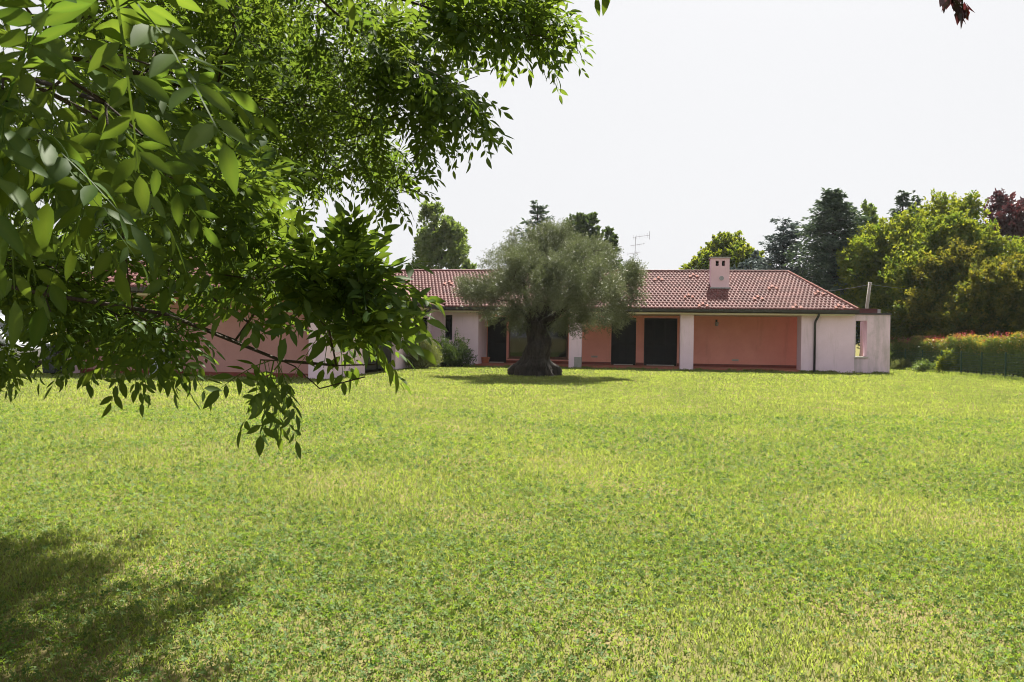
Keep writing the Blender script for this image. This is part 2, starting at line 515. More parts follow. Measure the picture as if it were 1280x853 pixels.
def tile_slope(length_fn, n_rows, to_local, cols=0.19, seg=6, ripple=0.029):
    """rows of barrel tiles; length_fn(v) -> (a, b) span along the eave at v metres up (plan)."""
    Vv, Q, rn = [], [], []
    rng = np.random.default_rng(3)
    step = RW / n_rows
    a0, b0 = length_fn(0.0)
    amin = min(a0, length_fn(RW)[0]); bmax = max(b0, length_fn(RW)[1])
    nu = int((bmax - amin) / cols * seg) + 1
    u = amin + np.arange(nu + 1) * cols / seg
    def profile(sh):
      ph = (u / cols + sh) % 1.0
      return np.where(ph < 0.6, np.sin(ph / 0.6 * np.pi) * ripple, -np.sin((ph - 0.6) / 0.4 * np.pi) * ripple * 0.35)
    base = 0
    for r in range(n_rows):
        prof = profile(0.5 * (r % 2))
        v0, v1 = r * step, min((r + 1) * step + 0.05, RW)
        tr = np.repeat(rng.random(int(nu / seg) + 3), seg)[:nu + 1]
        jit = np.repeat(rng.normal(size=int(nu / seg) + 3) * 0.006, seg)[:nu + 1]
        rows = []
        for (v, lift) in ((v0, -0.02), (v0, 0.035), (v1, 0.0)):
            a, b = length_fn(min(v, RW))
            uu = np.clip(u, a, b)
            vv = v + (jit if v == v0 else 0)
            rows.append(np.stack([uu, np.full_like(uu, 1.0) * vv, EZ + SLOPE * vv + prof * (1.0 if lift >= 0 else 0.9) + lift], 1))
        V = np.concatenate(rows)
        idx = np.arange(nu)
        for k in (0, 1):
            o = base + k * (nu + 1)
            q = np.stack((o + idx, o + idx + 1, o + nu + 1 + idx + 1, o + nu + 1 + idx), 1)
            aa, bb = length_fn(v0)
            keep = (u[:-1] < bb) & (u[1:] > aa)
            Q.append(q[keep])
        Vv.append(V); rn.append(np.tile(tr, 3))
        base += 3 * (nu + 1)
    V = np.concatenate(Vv)
    L = to_local(V)
    return L, np.concatenate(Q), np.concatenate(rn)

roofV, roofQ, roofR = [], [], []
def add_slope(fn, tl, seg=6):
    V, Q, r = tile_slope(fn, 17, tl, seg=seg)
    b = sum(len(x) for x in roofV)
    roofV.append(V); roofQ.append(Q + b); roofR.append(r)
# front slope (towards the garden): valley at left, hip at right
add_slope(lambda v: (-v, XE - 2.2 / RW * v), lambda V: V.copy())
# wing slope facing right
add_slope(lambda v: (WY + v, -v) if False else (WY + v, v), lambda V: np.stack((-V[:, 1], np.minimum(V[:, 0], 99), V[:, 2]), 1))
# wing hip facing the garden
add_slope(lambda v: (-11 + v, -v), lambda V: np.stack((V[:, 0], WY + V[:, 1], V[:, 2]), 1), 4)
# left slope of the wing and back slope
add_slope(lambda v: (WY + v, 11 - v), lambda V: np.stack((-11 + V[:, 1], V[:, 0], V[:, 2]), 1), 2)
add_slope(lambda v: (-11 + v, XE - 2.2 / RW * v), lambda V: np.stack((V[:, 0], 11 - V[:, 1], V[:, 2]), 1), 2)
V = np.concatenate(roofV)
roof = mesh_np('roof', V, [np.concatenate(roofQ)], M['tile'], house, rnd=np.concatenate(roofR), smooth=False)
# right hip plane (steep end), under board of the whole roof
ub = MB()
z0 = EZ - 0.05
ub.add([(XE, 0, z0), (XE, 11, z0), (XR, 5.5, RZ - 0.05)], [(0, 1, 2)])
ub.build('roof_end', M['tile'], roof)
# ridge and hip tiles
rt = MB()
def cap_line(p, q, rad=0.09, step=0.36):
    p, q = Vector(p), Vector(q); n = max(2, int((q - p).length / step))
    for i in range(n):
        a = p.lerp(q, i / n); b = p.lerp(q, (i + 1.06) / n)
        rt.tube([a, b], [rad * 1.08, rad * 0.92], 8)
cap_line((-5.5, 5.5, RZ + .01), (XR, 5.5, RZ + .01))
cap_line((-5.5, WY + 5.5, RZ + .01), (-5.5, 5.4, RZ + .01))
cap_line((0, WY, EZ + .05), (-5.5, WY + 5.5, RZ + .02))
cap_line((-11, WY, EZ + .05), (-5.5, WY + 5.5, RZ + .02))
rt.build('ridge_tile', M['tile'], roof)
rt = MB()
cap_line((XE, 0, EZ + .05), (XR, 5.5, RZ + .02), 0.075, 0.4)
rt.build('verge_tile', M['paletile'], roof)  # paler clay puts the sunlit look of the hip edge into the colour
# pale vent tiles
def roof_hit(px, py):
    d = ray(px, py); o = CAM_LOC - HP0
    ol = np.array((o[0] * UX[0] + o[1] * UX[1], o[0] * VX[0] + o[1] * VX[1], o[2]))
    dl = np.array((d[0] * UX[0] + d[1] * UX[1], d[0] * VX[0] + d[1] * VX[1], d[2]))
    t = (EZ + SLOPE * ol[1] - ol[2]) / (dl[2] - SLOPE * dl[1])
    return ol + dl * t
for (px, py) in ((867, 347), (823, 351), (861, 373), (966, 362), (948, 375), (879, 384), (996, 386), (1050, 386), (1024, 369), (720, 372), (560, 356)):
    p = roof_hit(px, py)
    mb = MB()
    for dx, dv in ((-.19, 0), (0.01, .30), (.19, .02)):
        z = EZ + SLOPE * (p[1] + dv) + 0.05
        mb.tube([(p[0] + dx, p[1] + dv - .17, z - .17 * SLOPE - .02), (p[0] + dx, p[1] + dv + .18, z + .18 * SLOPE - .04)], [.085, .07], 8)
    mb.build('vent_tile', M['paletile'], roof)

# chimney
cp = roof_hit(900, 361)
cw = 0.47
ctop = lz(900, 323.0, cp[1])
ch = MB()
y0, y1 = cp[1], cp[1] + 0.8
zb = EZ + SLOPE * cp[1] - 0.3
hx = [(-.20, -.06), (.06, .20)]
zt0, zt1 = ctop - 0.40, ctop - 0.13
ch.box(cp[0] - cw, cp[0] + cw, y0, y1, zb, zt0)
ch.box(cp[0] - cw, cp[0] + cw, y0, y1, zt1, ctop)
for a, b in ((-cw, -.24), (-.08, .08), (.24, cw)):
    ch.box(cp[0] + a, cp[0] + b, y0, y1, zt0, zt1)
M['chimney'] = plaster('pink_chimney_plaster', (0.68, 0.48, 0.53), (0.60, 0.42, 0.47), (0.42, 0.30, 0.31), .56, .8, 1.6)
chim = ch.build('chimney', M['chimney'], house)
MB().box(cp[0] - cw + .05, cp[0] + cw - .05, y0 + .35, y1 - .02, zt0 + .001, zt1 - .001).build('flue', M['black'], chim)
MB().box(cp[0] - cw - .05, cp[0] + cw + .05, y0 - .05, y1 + .05, ctop, ctop + .07).build('chimney_cap', M['greystone'], chim)
vp = lz(903.5, 348, y0)
MB().tube([(cp[0] + .07, y0 - .03, vp), (cp[0] + .07, y0 + .01, vp)], [.12, .12], 14).build('round_vent', M['greymetal'], chim)
MB().box(cp[0] - cw - .06, cp[0] + cw + .06, y0 - .12, y0 - .005, zb + .30, zb + .36).build('flashing', M['greymetal'], chim)

# gutters
def gut(a, b, axis, at, sgn):
    prof = [(at, 3.03), (at + sgn * .02, 2.90), (at + sgn * .07, 2.85), (at + sgn * .16, 2.85), (at + sgn * .20, 3.03)]
    if axis == 'y': prof = list(reversed(prof))
    return MB().prism(prof, a, b, axis)
gut(-0.02, XE + .05, 'x', -0.06, 1).build('gutter', M['gutter'], house)
gut(WY, -0.07, 'y', 0.06, -1).build('gutter', M['gutter'], house)
gut(-11, 0.06, 'x', WY - .06, 1).build('gutter', M['gutter'], house)
# soffits (cream boards and portico ceiling)
sf = MB()
sf.box(-0.6, XE - .1, 0.145, 3.5, 2.76, 2.84)
sf.box(-0.9, -0.15, WY + 0.15, 0.14, 2.76, 2.84)
sf.box(-10.9, -0.905, WY + 0.15, -13.0, 2.76, 2.84)
sf.build('soffit', M['cream'], house)

H = 2.76
YF, YB = 0.5, 3.3                  # portico front and back planes
def wall_with_hole(name, x0, x1, y0, y1, hx0, hx1, hz0, hz1, mat, top=H):
    b = MB()
    b.box(x0, hx0, y0, y1, 0, top); b.box(hx1, x1, y0, y1, 0, top)
    if hz0 > 0: b.box(hx0, hx1, y0, y1, 0, hz0)
    b.box(hx0, hx1, y0, y1, hz1, top)
    return b.build(name, mat, house)
# portico pillars
for a, b in ((711, 727), (850, 867)):
    xa, xb = lx(a, YF), lx(b, YF)
    pl = MB().box(xa, xb, YF, YF + .5, 0, H).build('pillar', M['plaster'], house, bevel=0.012)
    if a == 711:
        MB().box(xa + .28, xb + .004, YF - .004, YF + .3, 0, .55).build('pillar_patch', M['greystone'], pl)  # grey patch low on the right of the pillar
# right block
xa, xb, xc = lx(1001.5, YF), lx(1068, YF), lx(1112.5, YF)
MB().box(xa, xb, YF, YF + 1.0, 0, H).build('wall', M['plaster'], house)
w0, w1 = lx(1069.5, YF), lx(1083.5, YF)
wz1, wz0 = lz(1076, 401, YF), lz(1076, 446, YF)
MB().box(xa, xc - .31, YF + 1.003, YB - .002, 0, .1).build('court_floor', M['terracotta'], house)
b = MB(); tw = .62
b.box(xb + .001, w0, YF + .003, YF + tw, 0, 2.84); b.box(w1, xc, YF + .003, YF + tw, 0, 2.84)
b.box(w0, w1, YF + .003, YF + tw, 0, wz0); b.box(w0, w1, YF + .003, YF + tw, wz1, 2.84)
b.box(xc - .3, xc, YF + tw, YF + 3.9, 0, 2.6)           # garden court wall running back
cw_ = b.build('court_wall', M['stained'], house)
MB().box(w0 - .07, w1 + .07, YF - .05, YF + tw + .03, wz0 - .07, wz0 + .004).build('sill', M['stone'], cw_)
MB().box(XE - .02, xc + .06, YF - .06, YF + tw + .06, 2.845, 2.91).build('coping', M['gutter'], cw_)
p0, p1 = lx(1072, YF + .9), lx(1095, YF + .9)
MB().box(p0, p1, YF + .75, YF + 1.6, 2.6, lz(1085, 386, YF + .8)).build('parapet', M['tile'], house)
MB().box(p1 + .002, p1 + .16, YF + .8, YF + 1.5, 2.6, lz(1085, 386.5, YF + .8)).build('vent_stack', M['greystone'], house)
# downpipe on the right block
xd = lx(1018, YF)
MB().tube([(xd + .1, .05, 2.87), (xd + .08, .12, 2.72), (xd + .02, YF - .1, 2.50), (xd, YF - .07, 2.35), (xd, YF - .07, .02)], .055, 10).build('downpipe', M['gutter'], house, smooth=True)
# portico back wall with openings
hs = [(609, 633), (636, 710), (764, 795), (805, 846.5)]
dz = 2.64
hx_ = [(lx(a, YB), lx(b, YB)) for a, b in hs]
xl, xr = lx(598, YF) - .2, XE - .6
bw = MB()
cur = xl
for i, (a, b_) in enumerate(hx_):
    bw.box(cur, a, YB, YB + .3, 0, H)
    bw.box(a, b_, YB, YB + .3, dz, H)
    if i == 1: bw.box(a, b_, YB, YB + .3, 0, .38)
    cur = b_
bw.box(cur, xr, YB, YB + .3, 0, H)
bw.build('back_wall', M['salmon'], house)
# skirting pieces on the back wall
sk = MB()
cur = xl
for i, (a, b_) in enumerate(hx_):
    if i != 1: sk.box(cur, a - .005, YB - .02, YB - .002, .1, .24); cur = b_ + .005
sk.box(cur, xr, YB - .02, YB - .002, .1, .24)
sk.build('skirting', M['redskirt'], house)
# doors: near black louvred leaves standing in their openings
def door(a, b_, leaves):
    n = len(leaves)
    mb = MB()
    mb.box(a + .002, b_ - .002, YB + .18, YB + .24, .1, dz - .002)
    d = mb.build('door', M['shutter'], house)
    for (u0, u1, y) in leaves:
        lf = MB()
        x0, x1 = a + (b_ - a) * u0 + .01, a + (b_ - a) * u1 - .01
        lf.box(x0, x0 + .06, y, y + .045, .13, dz - .02); lf.box(x1 - .06, x1, y, y + .045, .13, dz - .02)
        for zz in (.13, 1.2, dz - .1): lf.box(x0 + .06, x1 - .06, y + .002, y + .043, zz, zz + .08)
        k = 0
        z = .23
        while z < dz - .14:
            if not (1.16 < z < 1.29): lf.add([(x0 + .06, y + .01, z), (x1 - .06, y + .01, z), (x1 - .06, y + .035, z + .045), (x0 + .06, y + .035, z + .045)], [(0, 1, 2, 3)])
            z += .05
        lf.build('shutter', M['shutter'], d)
    MB().box(a + .15, b_ - .15, YB - .10, YB + .17, .1, .145).build('threshold', M['stone'], d)
    return d
door(*hx_[0], [(0, 1, YB + .08)])
door(*hx_[2], [(0, .28, YB + .06), (.28, .62, YB + .12), (.62, 1, YB + .12)])
door(*hx_[3], [(0, .28, YB - .05), (.30, .64, YB + .12), (.64, 1, YB + .12)])
# large window
a, b_ = hx_[1]
fr = MB()
fr.box(a, a + .08, YB - .01, YB + .1, .38, dz - .001); fr.box(b_ - .08, b_, YB - .01, YB + .1, .38, dz - .001)
fr.box(a + .08, b_ - .08, YB - .01, YB + .1, .38, .46); fr.box(a + .08, b_ - .08, YB - .01, YB + .1, dz - .08, dz - .001)
win = MB().box(a + .08, b_ - .08, YB + .03, YB + .05, .46, dz - .08).build('window', M['glass'], house)
fr.build('frame', M['brownframe'], win)
MB().box(a - .05, b_ + .05, YB - .06, YB - .012, .33, .379).build('sill', M['brownframe'], win)
MB().box(a + .1, b_ - .1, YB + .26, YB + .28, .46, dz - .08).build('curtain', M['shutter'], win)
# portico floor, one step above the lawn
MB().box(xl, lx(1001.5, YF) - .003, YF + .12, YB - .002, 0, .1).build('porch_floor', M['terracotta'], house)
# entrance block left of the portico
e0, e1 = -0.8, lx(597.5, .7)
n0, n1 = lx(556, .7), lx(565, .7)
nz0, nz1 = lz(560, 425, .7), lz(560, 394, .7)
b = MB()
b.box(e0, n0, .7, 1.0, 0, H); b.box(n1, e1, .7, 1.0, 0, H); b.box(n0, n1, .7, 1.0, 0, nz0); b.box(n0, n1, .7, 1.0, nz1, H)
b.box(e1 - .3, e1, 1.0, YB + .3, 0, H)
b.build('wall', M['plaster'], house)
sw = MB().box(n0, n1, .85, .87, nz0, nz1).build('window', M['glass'], house)
fb = MB(); fb.box(n0, n0 + .05, .80, .9, nz0, nz1); fb.box(n1 - .05, n1, .80, .9, nz0, nz1)
fb.build('frame', M['shutter'], sw)
# wing wall facing right (x = -0.8): s metres towards the garden
def wing(name, s0, s1, mat, z0=0, z1=H, x0=-1.15, x1=-.8, par=house):
    return MB().box(x0, x1, -s1, -s0, z0, z1).build(name, mat, par)
wing('wall', -.69, .15, M['plaster'])
d1 = wing('door', .15, 3.2, M['shutter'], .1, 2.45, -1.1, -.98)
wing('frame', .15, .22, M['black'], .1, 2.45, -.98, -.86, d1)
wing('frame', 1.6, 1.68, M['black'], .1, 2.45, -.98, -.93, d1)
wing('wall', .15, 3.2, M['plaster'], 2.45, H)
wing('wall', 3.2, 6.0, M['plaster'])
MB().tube([(-.74, -3.5, 2.75), (-.74, -3.5, .03)], .05, 10).build('downpipe', M['whitepaint'], house, smooth=True)
MB().tube([(.02, -2.9, 2.86), (-.1, -2.9, 2.7), (-.66, -3.1, 2.5), (-.72, -3.1, 2.3), (-.72, -3.1, .03)], .05, 10).build('downpipe', M['gutter'], house, smooth=True)
d2 = wing('door', 6.0, 10.2, M['shutter'], .1, 2.5, -1.1, -.98)  # near-black panel in place of the shaded recess
wing('frame', 8.05, 8.13, M['black'], .1, 2.5, -.98, -.93, d2)
wing('wall', 6.0, 10.2, M['plaster'], 2.5, H)
wing('wall', 10.2, 12.4, M['plaster'])
wd = wing('window', 12.4, 13.5, M['glass'], .9, 2.4, -1.0, -.98)
wing('shutter', 12.75, 13.45, M['whitepaint'], .9, 2.4, -.90, -.86, wd)
wing('frame', 12.4, 12.47, M['shutter'], .9, 2.4, -.98, -.84, wd)
wing('frame', 13.5, 13.57, M['shutter'], .9, 2.4, -.98, -.84, wd)
wing('wall', 12.4, 13.5, M['plaster'], 0, .9); wing('wall', 12.4, 13.5, M['plaster'], 2.4, H)
MB().box(-1.42, -.8, -14.3, -13.57, 0, H).build('pillar', M['plaster'], house)
# wing end wall towards the garden
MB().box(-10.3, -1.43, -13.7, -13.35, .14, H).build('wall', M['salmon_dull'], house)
MB().box(-10.3, -1.43, -13.72, -13.33, 0, .14).build('skirting', M['redskirt'], house)
MB().box(-10.8, -10.31, -14.3, -13.6, 0, H).build('pillar', M['plaster'], house)
# remaining outside walls
MB().box(-10.6, -10.3, -13.3, 10.3, 0, H).build('wall', M['plaster'], house)
MB().box(-10.3, XE - .6, 10.0, 10.3, 0, H).build('wall', M['plaster'], house)
MB().box(XE - .9, XE - .6, YB + .32, 10.0, 0, H).build('wall', M['plaster'], house)

def h2w(x, y, z=0.0):
    return (HP0[0] + x * UX[0] + y * VX[0], HP0[1] + x * UX[1] + y * VX[1], z)

# wall lamp in the portico
lp = loc(895.5, 405, YB)
wl = empty('wall_lamp', h2w(lp[0], YB, lp[1]), HYAW)
tag(wl, 'small dark lantern lamp on the salmon back wall of the portico', 'lamp')
MB().box(-.05, .05, -.03, -.002, -.02, .22).build('bracket', M['black'], wl)
MB().tube([(0, -.03, .18), (0, -.15, .20), (0, -.17, .12)], .012, 6).build('arm', M['black'], wl)
MB().tube([(0, -.17, .10), (0, -.17, .07), (0, -.17, -.10), (0, -.17, -.13)], [.03, .10, .075, .04], 8).build('lantern', M['greymetal'], wl)
# louvre plate low on the wall
lp = loc(919, 450.5, YB)
vt = empty('wall_vent', h2w(lp[0], YB, lp[1]), HYAW)
tag(vt, 'small pale vent plate low on the portico wall', 'vent')
v = MB().box(-.17, .17, -.015, -.002, -.05, .05).build('plate', M['stone'], vt)
sl = MB()
for k in range(4): sl.box(-.14, .14, -.024, -.016, -.036 + k * .02, -.027 + k * .02)
sl.build('slat', M['greystone'], vt)
lp = loc(743, 446, YB)
vt2 = vt.copy(); COL.objects.link(vt2); vt2.location = h2w(lp[0], YB, lp[1])
tag(vt2, 'small pale vent plate on the dark wall left of the black doors', 'vent')
for c in list(vt.children):
    d = c.copy(); COL.objects.link(d); d.parent = vt2

# flower pot beside the entrance
pp = h2w(lx(608, 2.2), 1.9, 0.1)
pot = empty('flower_pot', pp)
tag(pot, 'round terracotta flower pot on the porch beside the entrance wall', 'flower pot')
MB().tube([(0, 0, 0), (0, 0, .02), (0, 0, .26)], [.15, .17, .24], 16).build('bowl', M['pot'], pot)
MB().tube([(0, 0, .262), (0, 0, .33)], [.265, .265], 16).build('rim', M['pot'], pot)
# ------------------------------------------------------------------ trees: skeleton growth, tubes, leaves
def grow(pts, par, targets, seg=0.25, wob=0.06, sag=0.0, rng=RNG, bias=None):
    """join every target to the nearest part of the skeleton with a slightly wandering twig."""
    pts = [np.asarray(p, float) for p in pts]
    par = list(par)
    root = pts[0]
    T = np.asarray(targets, float)
    # nearest to the existing skeleton first
    A = np.array(pts)
    dist = np.array([np.min(np.linalg.norm(A - t, axis=1)) for t in T])
    order = np.argsort(dist)
    arr = np.zeros((len(pts) + len(T) * 14, 3)); arr[:len(pts)] = A
    n = len(pts)
    tips = []
    for ti in order:
        t = T[ti]
        d = arr[:n] - t
        dd = np.linalg.norm(d, axis=1)
        # prefer nodes nearer to the root than the target is
        pen = np.maximum(0, np.linalg.norm(arr[:n] - root, axis=1) - np.linalg.norm(t - root)) * 1.2
        k = int(np.argmin(dd + pen))
        L = dd[k]
        m = max(1, min(12, int(L / seg)))
        perp = rng.normal(size=3) * wob * L
        prev = k
        for j in range(1, m + 1):
            f = j / m
            p = arr[k] * (1 - f) + t * f + perp * math.sin(math.pi * f) + np.array((0, 0, sag * L * math.sin(math.pi * f)))
            if j < m: p = p + rng.normal(size=3) * wob * 0.25 * L / m
            if n >= len(arr): arr = np.concatenate((arr, np.zeros((2000, 3))))
            arr[n] = p; par.append(prev); prev = n; n += 1
        tips.append((ti, prev))
    return arr[:n].copy(), par, tips

def skeleton_mesh(pts, par, r0=0.003, expo=2.3, rmax=9, nside=5, base_r=None):
    n = len(pts)
    kids = [[] for _ in range(n)]
    for i, p in enumerate(par):
        if p >= 0: kids[p].append(i)
    acc = np.zeros(n)
    order = []
    st = [i for i, p in enumerate(par) if p < 0]
    while st:
        i = st.pop(); order.append(i); st += kids[i]
    for i in reversed(order):
        acc[i] += r0 ** expo if not kids[i] else 0
        if par[i] >= 0: acc[par[i]] += acc[i]
    rad = np.minimum(acc ** (1 / expo), rmax)
    if base_r:
        for i, r in base_r.items(): rad[i] = max(rad[i], r)
    V, F = [], []
    done = set()
    def ring(p, d, r, n=nside):
        a = unit(np.cross(d, np.array((0.31, 0.17, 0.93)) if abs(d[2]) < 0.9 else np.array((1.0, 0.1, 0))))
        c = np.cross(d, a)
        th = np.arange(n) * 2 * np.pi / n
        return p + (np.cos(th)[:, None] * a + np.sin(th)[:, None] * c) * r
    starts = [(i, -1) for i, p in enumerate(par) if p < 0]
    while starts:
        i, frm = starts.pop()
        chain = [i] if frm < 0 else [frm, i]
        cur = i
        while kids[cur]:
            big = max(kids[cur], key=lambda k: rad[k])
            for k in kids[cur]:
                if k != big: starts.append((k, cur))
            chain.append(big); cur = big
        if len(chain) < 2: continue
        ns = nside if rad[chain[1]] < 0.03 else 9
        b = sum(len(x) for x in V)
        for j, c in enumerate(chain):
            d = unit(pts[chain[min(j + 1, len(chain) - 1)]] - pts[chain[max(j - 1, 0)]])
            r = rad[c] if not (j == 0 and frm >= 0) else rad[chain[1]] * 1.05
            V.append(ring(pts[c], d, r, ns))
        idx = np.arange(ns)
        for j in range(len(chain) - 1):
            o = b + j * ns
            F.append(np.stack((o + idx, o + (idx + 1) % ns, o + ns + (idx + 1) % ns, o + ns + idx), 1))
    return np.concatenate(V), np.concatenate(F), rad

def leaf_cards(c, axis, nrm, L, Wd, fold=0.15):
    """pointed leaf: four corner vertices, two triangles folded along the middle."""
    axis = unit(axis); side = unit(np.cross(nrm, axis)); nn = np.cross(axis, side)
    L = L[:, None]; Wd = Wd[:, None]
    v0 = c; v2 = c + axis * L
    m = c + axis * L * 0.45 + nn * Wd * fold
    V = np.stack((v0, m + side * Wd * 0.5, v2, m - side * Wd * 0.5), 1).reshape(-1, 3)
    i = np.arange(len(c))[:, None] * 4
    return V, [i + np.array([[0, 1, 2]]), i + np.array([[0, 2, 3]])]

def broad_tree(name, label, cat, px, D, ytop, ybot, hw, mat, n_spray=450, per=28, leaf=0.2, group=None, seed=1,
               spike=1.0, shape=1.0, up=0.45, bark='bark', dx=0.0, loc=None, lobes=26, deep=0.55, low=False):
    rng = np.random.default_rng(seed)
    if loc is None:
        x, y = gx(px, D)
        ztop, zbot = zat(px, ytop, D), max(0.6, zat(px, ybot, D))
        rx = hw * D / FPX
    else:
        x, y, ztop, zbot, rx = loc
    c = np.array((x, y, (ztop + zbot) / 2)); rz = (ztop - zbot) / 2
    ry = rx * 0.9
    root = empty(name, (x, y, 0)); tag(root, label, cat, group)
    RAD = np.array((rx, ry, rz))
    # lobes of the crown: bulges that give the uneven outline
    lob = rand_dirs(lobes, rng); lob[:, 2] = np.where(lob[:, 2] < (-0.5 if not low else -2), -lob[:, 2], lob[:, 2])
    lobc = lob * (deep + (0.97 - deep) * rng.random((lobes, 1)))
    if shape != 1.0:                 # narrower towards the top
        lobc[:, :2] *= np.clip(1 - (lobc[:, 2:3] * 0.5 + 0.5) * (1 - shape), 0.15, 1)
    lr = 0.20 + 0.18 * rng.random(lobes)
    # skeleton
    h0 = max(zbot * 0.9, 1.0)
    tp = [np.array((x, y, -0.1)), np.array((x, y, h0 * 0.5)), np.array((x + rng.normal() * .1, y, h0)), np.array((x + rng.normal() * .2, y, zbot + rz * 0.7)), np.array((x, y, zbot + rz * 1.25))]
    Tg = c + lobc * RAD * 0.9
    pts, par, tips = grow(tp, [-1, 0, 1, 2, 3], Tg, seg=0.8, wob=0.08, rng=rng)
    V, F, rad = skeleton_mesh(pts, par, r0=0.035, expo=2.2)
    mesh_np('trunk', V, [F], M[bark], root, off=(x, y, 0), smooth=True)
    # sprays of leaves
    w = lr ** 2; w /= w.sum()
    li = rng.choice(lobes, n_spray, p=w)
    sd = rand_dirs(n_spray, rng)
    sd = unit(sd + 0.6 * lob[li] + np.array((0, 0, up * 0.6)))
    s0 = c + (lobc[li] + sd * (lr[li] * (0.25 + 0.75 * rng.random(n_spray) ** 0.5))[:, None]) * RAD
    ax = unit(sd + 0.5 * unit(s0 - c) + np.array((0, 0, up)) + rng.normal(size=sd.shape) * 0.35)
    sl = rx * 0.16 * spike * (0.6 + 0.8 * rng.random(n_spray))
    k = np.repeat(np.arange(n_spray), per)
    t = rng.random(len(k))
    wid = (0.42 * (1 - t) + 0.08) * sl[k]
    cc = s0[k] + ax[k] * (t * sl[k])[:, None] + rng.normal(size=(len(k), 3)) * (wid * 0.55)[:, None]
    la = unit(ax[k] * 0.7 + rng.normal(size=cc.shape) * 0.7)
    nr = unit(np.array((0, 0, 0.6)) + rng.normal(size=cc.shape) * 0.8)
    L = leaf * (0.6 + 0.8 * rng.random(len(k)))
    V, Fs = leaf_cards(cc, la, nr, L, L * 0.62)
    rs = rng.random(n_spray)
    rnd = np.repeat(np.clip(rs[k] * 0.6 + 0.4 * rng.random(len(k)), 0, 1), 4)
    mesh_np('crown', V, Fs, M[mat], root, off=(x, y, 0), rnd=rnd)
    return root

def conifer(name, label, cat, px, D, ytop, ybot, hw, mat, group=None, seed=1, whorls=26, per=11, droop=0.25, power=0.8, needles=46,
            size=0.24, ragged=0.35, upturn=0.1, flat=0.12, minw=0.05):
    rng = np.random.default_rng(seed)
    x, y = gx(px, D)
    zt, zb = zat(px, ytop, D), max(0.8, zat(px, ybot, D))
    rx = hw * D / FPX
    root = empty(name, (x, y, 0)); tag(root, label, cat, group)
    lean = rng.normal() * 0.15
    mb = MB()
    mb.tube([(x, y, -.1), (x, y, zb), (x + lean * .5, y, (zb + zt) / 2), (x + lean, y, zt - .3)], [rx * .07 + .1, rx * .06 + .08, rx * .03 + .05, .03], 9)
    cs, las, nrs = [], [], []
    for wi in range(whorls):
        f = (wi + rng.random() * 0.5) / whorls          # 0 top .. 1 bottom
        z = zt - (zt - zb) * f - 0.2
        for b in range(per):
            az = rng.random() * 2 * math.pi
            L = rx * max(minw, f ** power) * (1 - ragged * rng.random())
            d = np.array((math.cos(az), math.sin(az), 0.0))
            zz = z + rng.normal() * (zt - zb) / whorls * 0.6
            n = max(6, int(needles * (0.3 + L / rx)))
            t = rng.random(n) ** 0.75
            up_ = -droop * L * t + upturn * L * t * t + 0.12 * L * (1 - t) * 0
            w = flat * L * (1.1 - 0.7 * t) + 0.10
            side = np.array((-d[1], d[0], 0))
            p = np.array((x + lean * (1 - f), y, zz)) + d * (L * t)[:, None] + np.stack((0 * t, 0 * t, up_), 1)
            p = p + side * (rng.normal(size=n) * w)[:, None] + np.stack((0 * t, 0 * t, rng.normal(size=n) * w * 0.35 - 0.1 * w), 1)
            cs.append(p)
            las.append(unit(d + side * rng.normal(size=(n, 1)) * 0.8 + rng.normal(size=(n, 3)) * 0.35 + np.array((0, 0, -0.15))))
            nrs.append(unit(np.array((0, 0, 1.0)) + rng.normal(size=(n, 3)) * 0.6))
            if L > 0.4:
                mb.tube([(x + lean * (1 - f), y, zz), tuple(np.array((x, y, zz)) + d * L * .55 + np.array((0, 0, -droop * L * .5)))], [max(.015, L * .015), .01], 4)
    mb.build('trunk', M['bark'], root, off=(x, y, 0))
    cc = np.concatenate(cs); la = np.concatenate(las); nr = np.concatenate(nrs)
    L = size * (0.6 + 0.8 * rng.random(len(cc)))
    V, Fs = leaf_cards(cc, la, nr, L, L * 0.42)
    mesh_np('crown', V, Fs, M[mat], root, off=(x, y, 0), rnd=np.repeat(rng.random(len(cc)), 4))
    return root

BG = 'trees standing behind the house'
broad_tree('deciduous_tree', 'bushy mid green deciduous tree rising behind the roof left of the olive', 'tree', 551, 66, 270, 400, 43, 'leaf_green', 900, 30, .23, BG, 21, spike=1.0, shape=.82, lobes=34, deep=.45)
conifer('conifer_tree', 'slim dark conifer top poking out just above the olive crown', 'tree', 671, 78, 252, 400, 62, 'needle_dark', BG, 5, whorls=17, per=8, droop=.30, upturn=.36, size=.36, power=.6, ragged=.45, needles=70)
broad_tree('deciduous_tree', 'dark rounded tree peeping over the right shoulder of the olive', 'tree', 732, 74, 274, 420, 38, 'leaf_dark', 900, 30, .26, BG, 23, spike=.8, deep=.4, lobes=40)
broad_tree('deciduous_tree', 'yellow green dome shaped tree behind the chimney', 'tree', 905, 70, 303, 420, 50, 'leaf_beech', 1300, 32, .24, BG, 24, spike=.7, up=.2, deep=.45, lobes=44)
broad_tree('evergreen_tree', 'low dark bluish evergreen just above the ridge right of the chimney', 'tree', 940, 64, 322, 410, 26, 'needle_blue', 220, 30, .24, BG, 25, spike=.8)
conifer('cedar_tree', 'blue grey cedar with flat airy branches beside the tall dark conifer', 'tree', 975, 60, 281, 405, 54, 'needle_blue', BG, 6, whorls=12, per=12, droop=.02, upturn=.04, size=.30, power=.26, ragged=.55, flat=.16, minw=.3, needles=95)
conifer('conifer_tree', 'tallest broad dark conifer behind the right end of the roof', 'tree', 1044, 56, 236, 420, 108, 'needle_dark', BG, 8, whorls=32, per=18, droop=.10, upturn=.16, size=.28, power=.66, ragged=.5, needles=80, flat=.12, minw=.08)
